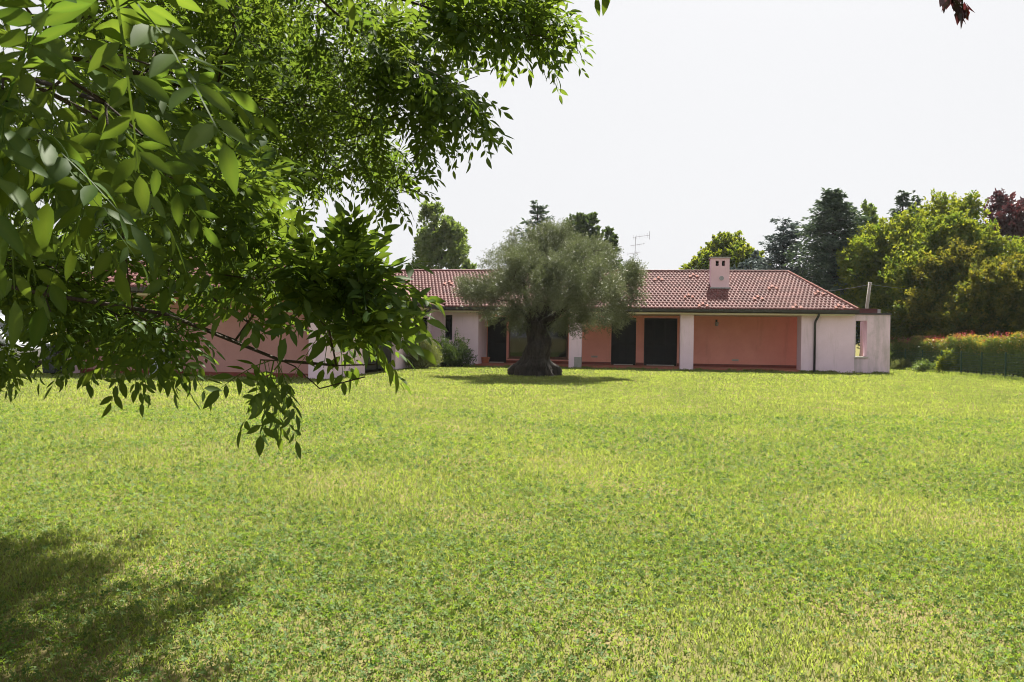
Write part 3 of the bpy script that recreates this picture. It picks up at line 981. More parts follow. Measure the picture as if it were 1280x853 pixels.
broad_tree('deciduous_tree', 'loose green tree half hidden behind the tall dark conifer', 'tree', 1082, 64, 262, 430, 28, 'leaf_green', 300, 30, .25, BG, 26, shape=.7)
conifer('spruce_tree', 'pointed dark spruce tip above the broad beech', 'tree', 1128, 66, 239, 420, 66, 'needle_dark', BG, 10, whorls=24, per=10, droop=.25, upturn=.2, size=.32, power=.75, ragged=.4, needles=70)
conifer('spruce_tree', 'smaller spruce tip close beside the pointed one', 'tree', 1142, 68, 246, 420, 50, 'needle_dark', BG, 12, whorls=20, per=9, droop=.25, upturn=.2, size=.32, power=.75, ragged=.4, needles=60)
broad_tree('purple_beech', 'dark purple beech at the right edge behind the green beeches', 'tree', 1268, 56, 256, 440, 60, 'leaf_purple', 1300, 32, .24, BG, 27, up=.7, spike=1.2)
broad_tree('beech_tree', 'large broad beech with yellow green sunlit top behind the end wall', 'tree', 1164, 52, 256, 462, 86, 'leaf_beech', 3400, 44, .20, BG, 28, up=.6, spike=1.15, lobes=60, deep=.4, low=True)
broad_tree('beech_tree', 'rusty tinged rounded beech in front of the large one over the hedge', 'tree', 1228, 46, 318, 466, 78, 'leaf_rust', 2700, 44, .17, BG, 29, up=.5, spike=1.1, lobes=50, deep=.4, low=True)
broad_tree('deciduous_tree', 'green tree behind the parked van at the far left', 'tree', 20, 52, 285, 460, 85, 'leaf_green', 700, 30, .24, BG, 31)
broad_tree('deciduous_tree', 'dark tree behind the left wing of the house', 'tree', 190, 72, 270, 420, 90, 'leaf_dark', 600, 28, .30, BG, 32)
# trees on the near side of the garden, mirrored in the big window
GR = 'trees behind the viewer mirrored in the window'
for i, (x, y, h, r) in enumerate(((-5.0, -8, 8, 4.6), (3.0, -8.5, 9, 4.8), (11, -8, 7.5, 4.6))):
    broad_tree('garden_tree', ('wide green tree across the garden, left one mirrored in the big window', 'tall green tree across the garden, middle one mirrored in the big window', 'low green tree across the garden, right one mirrored in the big window')[i], 'tree', 0, 0, 0, 0, 0, 'leaf_dark', 700, 26, .30, GR, 40 + i, loc=(x, y, h, 0.15, r), low=True, deep=.4, lobes=40)

# ------------------------------------------------------------------ olive tree
def olive():
    rng = np.random.default_rng(77)
    D = 31.6
    bx, by = gx(668, D)
    root = empty('olive_tree', (bx, by, 0))
    tag(root, 'old gnarled olive tree with grey green crown alone on the lawn', 'tree')
    # trunk: gnarled, flared, leaning; rings of an uneven outline
    rings = [(-.15, 1.08, 0.0), (0.03, 1.06, 0), (.2, 1.0, .0), (.38, .86, 0), (.50, .66, .01), (.64, .47, .02), (.85, .38, .03), (1.15, .31, .05), (1.45, .285, .06), (1.7, .30, .08), (1.95, .36, .1), (2.15, .26, .1)]
    NS = 48
    zr = np.array([q[0] for q in rings]); NR = 64
    zs = np.linspace(zr[0], zr[-1], NR); rs_ = np.interp(zs, zr, [q[1] for q in rings]); xs_ = np.interp(zs, zr, [q[2] for q in rings])
    V = []
    NS = 72
    knots = [(rng.random() * 6.28, .1 + 1.8 * rng.random(), .05 + .09 * rng.random(), .12 + .2 * rng.random()) for _ in range(34)]
    for z, r, sx in zip(zs, rs_, xs_):
        th = np.arange(NS) * 2 * np.pi / NS
        fl = np.clip(1.2 - z, 0, 1)
        rr = r * (1 - .17 * fl) * (1 + (.05 + .08 * fl) * np.sin(5 * th + 1.5 * z) + (.05 + .05 * fl) * np.sin(9 * th - 2.2 * z + 1) + .04 * np.sin(17 * th + 3 * z + np.sin(6 * z)) + .03 * np.sin(29 * th - 4 * z))
        for (kt, kz, kh, kw) in knots:
            dth = (th - kt + np.pi) % (2 * np.pi) - np.pi
            rr = rr + kh * np.exp(-((dth * r) ** 2 + (z - kz) ** 2) / kw ** 2)
        rr = rr + .012 * rng.normal(size=NS)
        V.append(np.stack((bx + sx + rr * np.cos(th), by + rr * np.sin(th) * (1 - .25 * fl), np.full(NS, z) + .04 * np.sin(3 * th) * fl * (z > 0)), 1))
    rings = list(zs)
    Vt = np.concatenate(V)
    idx = np.arange(NS); F = []
    for j in range(len(rings) - 1):
        o = j * NS
        F.append(np.stack((o + idx, o + (idx + 1) % NS, o + NS + (idx + 1) % NS, o + NS + idx), 1))
    Ft = np.concatenate(F)
    # crown lobes as seen, the nearest added to lengthen the cast shadow: (px, py, half width px, half height px, depth offset m)
    lob = [(690, 316, 40, 28, 0), (660, 318, 34, 26, .8), (640, 340, 34, 26, -.6), (618, 352, 26, 16, 0), (594, 362, 18, 12, .2), (722, 322, 40, 28, .5), (752, 336, 36, 28, -.3),
           (776, 352, 24, 26, .4), (770, 376, 28, 22, -.6), (735, 365, 38, 26, -1.4), (700, 355, 40, 28, -1.7), (665, 362, 38, 26, -1.5), (636, 378, 30, 20, -.8), (650, 395, 30, 16, .6),
           (625, 398, 18, 14, .2), (690, 392, 34, 14, 1.2), (740, 390, 34, 16, .9), (765, 396, 24, 12, 0), (700, 300, 26, 16, -.2), (668, 298, 16, 12, .2), (655, 402, 22, 10, -.5), (690, 404, 20, 9, .3), (715, 398, 24, 12, -.4), (610, 366, 28, 10, -.4), (590, 359, 24, 13, .3), (600, 370, 26, 11, -.2), (586, 364, 20, 11, 0), (650, 350, 34, 24, -2.6), (695, 362, 40, 24, -2.9), (738, 356, 36, 24, -2.5), (672, 330, 36, 24, -2.2), (720, 336, 34, 24, -2.2), (790, 345, 10, 14, 0), (712, 340, 50, 26, 1.9), (664, 345, 40, 26, 1.9)]
    cen = np.array([P(a, b, D + o) for a, b, _, _, o in lob])
    rad = np.array([(hw * D / FPX, min(hw, 34) * D / FPX, hh * D / FPX) for _, _, hw, hh, _ in lob])
    # twig ends
    nT = 420
    w = rad.prod(1) ** .66; w /= w.sum()
    li = rng.choice(len(lob), nT, p=w)
    dd = rand_dirs(nT, rng)
    T = cen[li] + dd * rad[li] * (rng.random((nT, 1)) ** .4) * .95
    fork = [np.array((bx + .08, by, 1.75))]
    pts = [fork[0]]; par = [-1]; thick = {0: .24}
    for (a, b, o) in ((636, 375, 0), (655, 345, -.5), (690, 340, .5), (715, 355, -1), (745, 365, .6), (700, 350, 1.5), (668, 352, 1.2)):
        q = P(a, b, D + o)
        p0 = fork[0] + np.array(((q[0] - bx) * .22, o * .15, .40))
        pts.append(p0); par.append(0); k = len(pts) - 1
        mid = (p0 + q) / 2 + rng.normal(size=3) * .15
        pts.append(mid); par.append(k); pts.append(q); par.append(k + 1); thick.update({k: .15, k + 1: .085, k + 2: .045})
    pts, par, tips = grow(pts, par, T, seg=.3, wob=.12, rng=rng)
    Vs, Fs, rd = skeleton_mesh(pts, par, r0=.0065, expo=2.15, base_r=thick)
    b = len(Vt)
    mesh_np('trunk', np.concatenate((Vt, Vs)), [Ft, Fs + b], M['olivebark'], root, off=(bx, by, 0), smooth=True)
    # leaves: thin shoots full of narrow leaves
    n_s = 17000
    w2 = rad[:, 0] * rad[:, 2]; w2 /= w2.sum()
    li = rng.choice(len(lob), n_s, p=w2)
    sd = rand_dirs(n_s, rng); 
    nsub = 360
    l2 = rng.choice(len(lob), nsub, p=w2)
    sub = cen[l2] + rand_dirs(nsub, rng) * rad[l2] * (.5 + .52 * rng.random((nsub, 1)) ** .6)
    si = rng.integers(nsub, size=n_s)
    sd = rand_dirs(n_s, rng)
    s0 = sub[si] + sd * (.08 + .22 * rng.random((n_s, 1))) * np.array((1, 1, 1.25))
    tone_s = rng.random(nsub)[si]
    cm = P(695, 370, D)
    ax = unit(sd * .6 + unit(s0 - cm) * .7 + np.array((0, 0, .35)) + rng.normal(size=sd.shape) * .5)
    low = s0[:, 2] < 2.6
    ax[low] = unit(ax[low] * np.array((1, 1, .3)) + np.array((0, 0, -.5)))
    per = 17
    k = np.repeat(np.arange(n_s), per)
    t = rng.random(len(k)); sl = .16 + .2 * rng.random(n_s)
    cc = s0[k] + ax[k] * (t * sl[k])[:, None] + rng.normal(size=(len(k), 3)) * .022
    la = unit(ax[k] * .7 + rng.normal(size=cc.shape) * .65)
    nr = unit(rng.normal(size=cc.shape) + np.array((0, 0, .6)))
    L = .062 * (.7 + .7 * rng.random(len(k)))
    V, Fl = leaf_cards(cc, la, nr, L, L * .30)
    rnd = np.repeat(np.clip(tone_s[k] * .4 + rng.random(n_s)[k] * .25 + .4 * rng.random(len(k)), 0, 1), 4)
    mesh_np('crown', V, Fl, M['olive'], root, off=(bx, by, 0), rnd=rnd)
olive()

# ------------------------------------------------------------------ shrubs, hedge, fence
def shrub(name, label, loc_, rx, ry, h, mat, n=1500, per=8, leaf=.06, ratio=.25, up=1.0, seed=1, group=None, stems=9, sl=.25, spread=.6):
    rng = np.random.default_rng(seed)
    x, y = loc_
    root = empty(name, (x, y, 0)); tag(root, label, 'shrub', group)
    a = rand_dirs(n, rng); a[:, 2] = np.abs(a[:, 2])
    rr = rng.random((n, 1)) ** .35
    lump = 1 + .22 * np.sin(a[:, 0:1] * 5 + seed) * np.sin(a[:, 1:2] * 4 + 1) + .16 * np.sin(a[:, 2:3] * 9 + a[:, 0:1] * 6)
    s0 = np.array((x, y, .05)) + a * np.array((rx, ry, h * .92)) * rr * lump
    ax = unit(a * spread + np.array((0, 0, up)) + rng.normal(size=a.shape) * .3)
    k = np.repeat(np.arange(n), per); t = rng.random(len(k))
    cc = s0[k] + ax[k] * (t * sl * (.5 + rng.random(n)[k]))[:, None] + rng.normal(size=(len(k), 3)) * .012
    la = unit(ax[k] + rng.normal(size=cc.shape) * .6)
    nr = unit(rng.normal(size=cc.shape) + np.array((0, 0, .5)))
    L = leaf * (.6 + .8 * rng.random(len(k)))
    V, F = leaf_cards(cc, la, nr, L, L * ratio)
    V[:, 2] = np.maximum(V[:, 2], .005)
    mesh_np('foliage', V, F, M[mat], root, off=(x, y, 0), rnd=np.repeat(np.clip(.5 * rng.random(n)[k] + .5 * rng.random(len(k)), 0, 1), 4))
    mb = MB()
    for i in range(stems):
        q = s0[rng.integers(n)]
        mb.tube([(x + rng.normal() * .06, y + rng.normal() * .06, -.03), (x + (q[0] - x) * .5, y + (q[1] - y) * .5, q[2] * .55), tuple(q)], [.03, .02, .008], 6)
    mb.build('stem', M['bark'], root, off=(x, y, 0))
    return root
s1 = gx(529, 37.0)
shrub('rosemary_bush', 'dense upright yellow green rosemary bush in the corner by the entrance', s1, .78, .7, 1.5, 'shrub', 1900, 12, .075, .2, 1.4, 51, sl=.34)
s2 = gx(556, 39.3)
shrub('garden_shrub', 'low dark bush between the rosemary and the entrance wall', s2, .75, .6, 1.15, 'leaf_dark', 900, 9, .085, .4, .7, 52)
s3 = gx(575, 39.6)
shrub('garden_shrub', 'loose dark shrub with thin tall shoots in front of the entrance wall', s3, .62, .45, 1.2, 'leaf_dark', 650, 8, .09, .35, .9, 53)
s4 = gx(568, 40.2)
def oleander():
    rng = np.random.default_rng(9)
    x, y = s4
    root = empty('oleander', (x, y, 0)); tag(root, 'spindly tall oleander with sparse leaves under the narrow window', 'shrub')
    mb = MB(); cs, las = [], []
    for (dx, dz) in ((-.65, 1.75), (-.35, 1.35), (.1, 1.9), (.45, 1.5), (.75, 1.35), (.3, 1.1), (-.15, 1.2)):
        pts = [(x, y, -.03), (x + dx * .4, y + rng.normal() * .1, dz * .5), (x + dx, y + rng.normal() * .15, dz)]
        mb.tube(pts, [.022, .014, .006], 6)
        for j in range(60):
            f = .45 + .55 * rng.random()
            cs.append((x + dx * (f if f > .5 else f * .9), y + rng.normal() * .12, dz * f + rng.normal() * .04))
            las.append((dx * .5 + rng.normal() * .7, rng.normal() * .7, .5 + rng.normal() * .4))
    cc = np.array(cs); la = unit(np.array(las))
    L = .13 * (.7 + .6 * rng.random(len(cc)))
    V, F = leaf_cards(cc, la, unit(rng.normal(size=cc.shape) + np.array((0, 0, .6))), L, L * .25)
    mesh_np('foliage', V, F, M['leaf_green'], root, off=(x, y, 0), rnd=np.repeat(rng.random(len(cc)), 4))
    mb.build('stem', M['bark'], root, off=(x, y, 0))
oleander()

def hedge():
    rng = np.random.default_rng(61)
    root = empty('hedge', (22.6, 37.5, 0)); tag(root, 'clipped green hedge with red young shoots along the right boundary', 'hedge')
    n = 52000
    y = 25 + 24 * rng.random(n)
    xb = 21.75 + (y - 34) * .075
    u = rng.random(n)
    topz = lambda yy: 1.72 + .12 * np.sin(yy * 1.3) + .10 * np.sin(yy * 3.1 + 1) - .012 * (yy - 34)
    tz = topz(y)
    face = rng.random(n) < .62
    x = np.where(face, xb + rng.random(n) ** 2 * .35 + .10 * np.sin(y * 2.7) * np.sin(y * .9), xb + rng.random(n) * 1.5)
    z = np.where(face, .15 + (tz - .15) * u ** .8, tz - .25 * rng.random(n) ** 2)
    cc = np.stack((x, y, z), 1)
    la = unit(rng.normal(size=cc.shape) + np.array((-.3, -.4, .5)))
    nr = unit(rng.normal(size=cc.shape) * .8 + np.array((-.3, 0, .6)))
    L = .085 * (.7 + .7 * rng.random(n))
    V, F = leaf_cards(cc, la, nr, L, L * .5)
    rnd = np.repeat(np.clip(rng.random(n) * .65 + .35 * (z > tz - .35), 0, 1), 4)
    mesh_np('foliage', V, F, M['hedge'], root, off=(22.6, 37.5, 0), rnd=rnd)
    m2 = 17000
    y2 = 25 + 24 * rng.random(m2); x2 = 21.75 + (y2 - 34) * .075 - .04 + rng.random(m2) ** 1.3 * 1.4; z2 = topz(y2) + .10 - .70 * rng.random(m2) ** 1.6 + .06 * np.sin(y2 * 7)
    c2 = np.stack((x2, y2, z2), 1); L2 = .085 * (.7 + .6 * rng.random(m2))
    V, F = leaf_cards(c2, unit(rng.normal(size=c2.shape) * .7 + np.array((-.1, -.1, .7))), unit(rng.normal(size=c2.shape) + np.array((0, 0, .5))), L2, L2 * .48)
    mesh_np('young_shoots', V, F, M['young'], root, off=(22.6, 37.5, 0), rnd=np.repeat(rng.random(m2), 4))
    # red shoots
    m = 900
    y = 25 + 24 * rng.random(m); dens = np.sin(y * 1.9 + .7) + np.sin(y * 4.3) * .6
    y = y[dens > -.35]; m = len(y)
    xb = 21.75 + (y - 34) * .075 + rng.random(m) * 1.0
    zt = topz(y)
    hh = .08 + .22 * rng.random(m) * np.clip(1 + np.sin(y * 1.9 + .7), .3, 1.6)
    per = 9
    k = np.repeat(np.arange(m), per); t = rng.random(len(k))
    cc = np.stack((xb[k], y[k], zt[k] - .05 + t * hh[k]), 1) + rng.normal(size=(len(k), 3)) * .03
    la = unit(rng.normal(size=cc.shape) * .6 + np.array((0, 0, .8)))
    L = .08 * (.7 + .6 * rng.random(len(k)))
    V, F = leaf_cards(cc, la, unit(rng.normal(size=cc.shape)), L, L * .42)
    mesh_np('red_shoots', V, F, M['redleaf'], root, off=(22.6, 37.5, 0), rnd=np.repeat(rng.random(len(k)), 4))
    for yy in np.arange(25.4, 49, .8):
        mb = MB()
        xx = 22.3 + (yy - 34) * .075
        mb.tube([(xx, yy, -.05), (xx + rng.normal() * .1, yy + rng.normal() * .1, .7), (xx + rng.normal() * .2, yy + rng.normal() * .2, 1.35)], [.035, .03, .012], 6)
        mb.build('stem', M['bark'], root, off=(22.6, 37.5, 0))
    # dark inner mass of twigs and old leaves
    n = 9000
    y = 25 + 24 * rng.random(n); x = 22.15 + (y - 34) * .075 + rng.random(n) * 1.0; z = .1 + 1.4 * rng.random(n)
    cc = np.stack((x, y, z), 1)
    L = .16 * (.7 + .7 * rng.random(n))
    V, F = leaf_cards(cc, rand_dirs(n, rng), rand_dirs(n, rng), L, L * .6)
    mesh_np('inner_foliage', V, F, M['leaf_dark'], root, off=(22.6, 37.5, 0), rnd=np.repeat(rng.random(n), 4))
hedge()

def fence():
    root = empty('wire_fence', (21.2, 37, 0)); tag(root, 'low green wire mesh fence in front of the hedge', 'fence')
    def fx(y): return 21.05 + (y - 34) * .075
    ys = [26.4, 28.3, 30.2, 32.2, 34.1, 36.1, 38.0, 40.0, 42.2, 44.4, 46.6]
    for y in ys:
        x = fx(y)
        MB().tube([(x, y, -.1), (x, y, 1.14), (x, y, 1.16)], [.036, .036, .02], 8).build('post', M['fence'], root, off=(21.2, 37, 0))
    mb = MB()
    for i in range(10):
        z = .06 + i * .112
        mb.tube([(fx(ys[0]), ys[0], z), (fx(ys[-1]), ys[-1], z)], .008, 4)
    y = ys[0]
    while y < ys[-1]:
        mb.tube([(fx(y) + .003, y, .05), (fx(y) + .003, y, 1.08)], .0026, 3); y += .11
    mb.build('mesh_panel', M['fence'], root, off=(21.2, 37, 0))
fence()
shrub('weed_clump', 'bright green weedy shrub growing through the wire fence', (21.85, 40.0), .4, .4, .95, 'leaf_beech', 420, 9, .11, .5, .6, 55)
shrub('weed_clump', 'low pale weed tuft at the foot of the fence near the house', (21.75, 44.5), .4, .4, .3, 'shrub', 300, 9, .12, .2, .8, 56)
shrub('weed_clump', 'middling weed tuft at the foot of the fence', (21.6, 41.8), .35, .4, .35, 'leaf_green', 300, 9, .12, .25, .8, 57)
shrub('garden_shrub', 'pale leaved shrub behind the far corner of the end wall', (21.3, 46.8), .8, .8, 1.9, 'leaf_green', 700, 9, .12, .5, .6, 60)

# ------------------------------------------------------------------ antenna, pole and wires
def antenna():
    D = 47.5
    b = P(793.5, 345, D)
    root = empty('tv_antenna', tuple(b)); tag(root, 'thin television aerial standing on the roof right of the olive', 'antenna')
    zt = zat(793.5, 296, D) - b[2]
    s = D / FPX
    MB().tube([(0, 0, -.25), (0, 0, zt)], .015, 6).build('mast', M['greymetal'], root)
    for (z, x0, x1, n, h) in ((zt - .05, -.15, 17 * s, 6, .28), (zt - .55, -6 * s, 11 * s, 7, .2), (zt - 1.05, -10 * s, 6 * s, 6, .22)):
        mb = MB(); sl = .12 if z < zt - .1 else .12
        mb.tube([(x0, 0, z), (x1, -.2, z + sl)], .009, 5)
        for i in range(n):
            f = (i + .3) / n
            x = x0 + (x1 - x0) * f; y = -.2 * f; zz = z + sl * f
            mb.tube([(x, y - .04, zz - h / 2), (x, y + .04, zz + h / 2)], .005, 4)
        if z > zt - .1:
            mb.tube([(x1, -.2, zt - .18), (x1, -.2, zt + .3)], .013, 4)
        mb.build('boom', M['greymetal'], root)
antenna()
def pole():
    D = 45.5
    b = P(1082.5, 395, D); t = P(1087.5, 353, D)
    base = (float(b[0]) - .30, D, 0.0)
    root = empty('utility_pole', base); tag(root, 'leaning grey wooden pole rising behind the end wall', 'pole')
    MB().tube([base, tuple(b), tuple(t)], [.12, .10, .085], 10).build('post', M['greywood'], root, off=base, smooth=True)
    MB().tube([tuple(t - np.array((.10, .12, .15))), tuple(t + np.array((.12, .12, -.08)))], .02, 6).build('insulator', M['stone'], root, off=base)
    a = P(1034, 364, D + 1); e = P(1290, 368, D - 2); far = P(1040, 366, D + .5)
    w = MB()
    def catena(p, q, sag):
        pts = []
        for i in range(13):
            f = i / 12; r = p * (1 - f) + q * f; r = r - np.array((0, 0, 4 * sag * f * (1 - f))); pts.append(tuple(r))
        w.tube(pts, .012, 4)
    tt = t - np.array((0, 0, .12))
    catena(a, tt, .04); catena(tt, P(1200, 362, D + 6), .15)
    wo_ = w.build('overhead_wire', M['greymetal'], None, off=tuple(tt)); wo_.location = tuple(tt)
    tag(wo_, 'thin overhead wire strung from the roof corner to the leaning pole', 'wire')
    ins = empty('wire_bracket', (float(a[0]), float(a[1]), float(a[2]) - .5)); tag(ins, 'small pale wire bracket standing on the sloping roof edge', 'bracket')
    MB().tube([(0, 0, -.15), (0, 0, .45), (0, 0, .55)], [.03, .025, .05], 8).build('stem', M['whitepaint'], ins)
    MB().tube([(-.1, 0, .43), (.1, 0, .47)], .02, 6).build('crossbar', M['greymetal'], ins)
pole()

# ------------------------------------------------------------------ things at the left wing
def left_things():
    # furniture wrapped in plastic sheet, by the wing wall
    y0 = -14.25
    lxp = lx(201, y0)
    b = h2w(lxp, y0)
    root = empty('wrapped_chair', b, HYAW); tag(root, 'stack of garden chairs wrapped in milky plastic against the pink wing wall', 'garden chair')
    rng = np.random.default_rng(4)
    prof = [(-.32, .02, .30), (-.34, .35, .30), (-.30, .55, .28), (-.22, .8, .18), (-.17, 1.08, .12), (-.10, 1.22, .08)]
    V = []; NS = 20
    for (yy, z, r) in prof:
        th = np.arange(NS) * 2 * np.pi / NS
        sq = (np.abs(np.cos(th)) ** 4 + np.abs(np.sin(th)) ** 4) ** -.25
        rr = r * sq * (1 + .06 * np.sin(7 * th + z * 9) + .03 * rng.normal(size=NS))
        V.append(np.stack((rr * np.cos(th), .25 * (yy + .3) + rr * np.sin(th) * .9, np.full(NS, z)), 1))
    V.append(np.array([[0, .05, 1.25]]))
    Vv = np.concatenate(V); idx = np.arange(NS); F = []
    for j in range(len(prof) - 1):
        o = j * NS; F.append(np.stack((o + idx, o + (idx + 1) % NS, o + NS + (idx + 1) % NS, o + NS + idx), 1))
    o = (len(prof) - 1) * NS
    T = np.stack((o + idx, o + (idx + 1) % NS, np.full(NS, len(Vv) - 1)), 1)
    mesh_np('plastic_sheet', Vv, [np.concatenate(F), T], M['plastic'], root)
    for sx in (-.22, .22):
        MB().tube([(sx, .2, 0), (sx, .25, .6), (sx, .32, 1.18)], .018, 6).build('leg', M['black'], root)
    # parasol base with folded stick
    x2 = lx(209, y0); b2 = h2w(x2, y0 + .05)
    r2 = empty('parasol_stand', b2, HYAW); tag(r2, 'black parasol foot with a short pole beside the wrapped chairs', 'parasol stand')
    MB().tube([(0, 0, 0), (0, 0, .07), (0, 0, .12), (0, 0, .4)], [.24, .24, .07, .05], 14).build('foot', M['rubber'], r2)
    MB().tube([(0, 0, .4), (.02, 0, 1.15)], .024, 8).build('pole', M['greymetal'], r2)
    MB().tube([(.02, 0, 1.15), (-.02, 0, 1.17), (-.12, 0, 1.16)], [.05, .06, .03], 8).build('head', M['black'], r2)
    # dark storage box beside the pillar
    p = P(68, 473, 27.6)
    r3 = empty('garden_bin', (float(p[0]), 27.6, 0), HYAW); tag(r3, 'dark plastic wheeled bin beside the end of the left wing', 'bin')
    mb = MB(); mb.add([(-.24, -.28, .06), (.24, -.28, .06), (.24, .28, .06), (-.24, .28, .06), (-.29, -.34, .95), (.29, -.34, .95), (.29, .34, .95), (-.29, .34, .95)],
                      [(3, 2, 1, 0), (4, 5, 6, 7), (0, 1, 5, 4), (1, 2, 6, 5), (2, 3, 7, 6), (3, 0, 4, 7)])
    mb.build('body', M['binplastic'], r3, bevel=.03)
    MB().prism([(-.37, .955), (-.37, 1.0), (0, 1.06), (.36, 1.03), (.36, .955)], -.31, .31, 'x').build('lid', M['binplastic'], r3, bevel=.012)
    for sx in (-.27, .27): MB().tube([(sx - .03, .27, .10), (sx + .03, .27, .10)], .10, 14).build('wheel', M['rubber'], r3)
left_things()

def van():
    p = gx(-22, 31.5)
    root = empty('parked_van', (p[0], p[1], 0), R(-14)); tag(root, 'pale grey van parked at the far left behind the leaves', 'van')
    # side profile (x = length to the right is the front), width along y
    prof = [(-2.3, .35), (-2.35, 1.9), (-2.15, 2.02), (1.15, 2.0), (1.4, 1.9), (1.95, 1.18), (2.45, 1.02), (2.55, .8), (2.55, .35)]
    b = MB(); n = len(prof)
    vs = []
    for (yy, k) in ((-.95, 1), (-.78, 2), (.78, 2), (.95, 1)):
        for (x, z) in prof:
            vs.append((x * (.985 if k == 2 else 1), yy * (1.0 if z < 1.1 else (.93 if k == 1 else .95)), z + (.0 if k == 1 else .04) if z > 1 else z))
    fs = [tuple(range(n)), tuple(reversed(range(3 * n, 4 * n)))]
    for r_ in range(3):
        for i in range(n):
            j = (i + 1) % n
            fs.append((r_ * n + i, (r_ + 1) * n + i, (r_ + 1) * n + j, r_ * n + j))
    b.add(vs, fs)
    b.build('body', M['vanpaint'], root, bevel=.03)
    for yy in (-.925, .895):
        w = MB(); w.add([(.55, yy, 1.15), (1.75, yy, 1.15), (1.35, yy, 1.78), (.55, yy, 1.78), (.55, yy + .03, 1.15), (1.75, yy + .03, 1.15), (1.35, yy + .03, 1.78), (.55, yy + .03, 1.78)],
                       [(0, 1, 2, 3), (7, 6, 5, 4), (0, 4, 5, 1), (1, 5, 6, 2), (2, 6, 7, 3), (3, 7, 4, 0)]); w.build('side_window', M['glass'], root)
    ws = MB(); ws.add([(1.98, -.72, 1.22), (1.98, .72, 1.22), (1.47, .70, 1.88), (1.47, -.70, 1.88)], [(0, 1, 2, 3)]); ws.build('windscreen', M['glass'], root)
    MB().box(-2.2, 2.5, -.975, -.955, .42, .55).build('trim_strip', M['black'], root)
    for (x, yy) in ((-1.5, -.85), (1.6, -.85), (-1.5, .85), (1.6, .85)):
        wh = MB().tube([(x, yy - .11, .33), (x, yy + .11, .33)], .33, 20).build('wheel', M['rubber'], root)
        MB().tube([(x, yy - .125, .33), (x, yy + .125, .33)], .19, 14).build('rim', M['greymetal'], wh)
    for yy in (-.7, .7): MB().box(2.53, 2.575, yy - .15, yy + .15, .72, .88).build('headlight', M['glass'], root)
van()
# ------------------------------------------------------------------ the near ash tree
def in_poly(x, y, poly):
    c = np.zeros(len(x), bool); j = len(poly) - 1
    for i in range(len(poly)):
        xi, yi = poly[i]; xj, yj = poly[j]
        c ^= ((yi > y) != (yj > y)) & (x < (xj - xi) * (y - yi) / (yj - yi + 1e-9) + xi)
        j = i
    return c

def sample_poly(poly, n, rng):
    p = np.array(poly, float); lo, hi = p.min(0), p.max(0)
    xs, ys = [], []
    while len(xs) < n:
        x = lo[0] + (hi[0] - lo[0]) * rng.random(n * 3); y = lo[1] + (hi[1] - lo[1]) * rng.random(n * 3)
        k = in_poly(x, y, poly)
        xs += list(x[k]); ys += list(y[k])
    return np.array(xs[:n]), np.array(ys[:n])

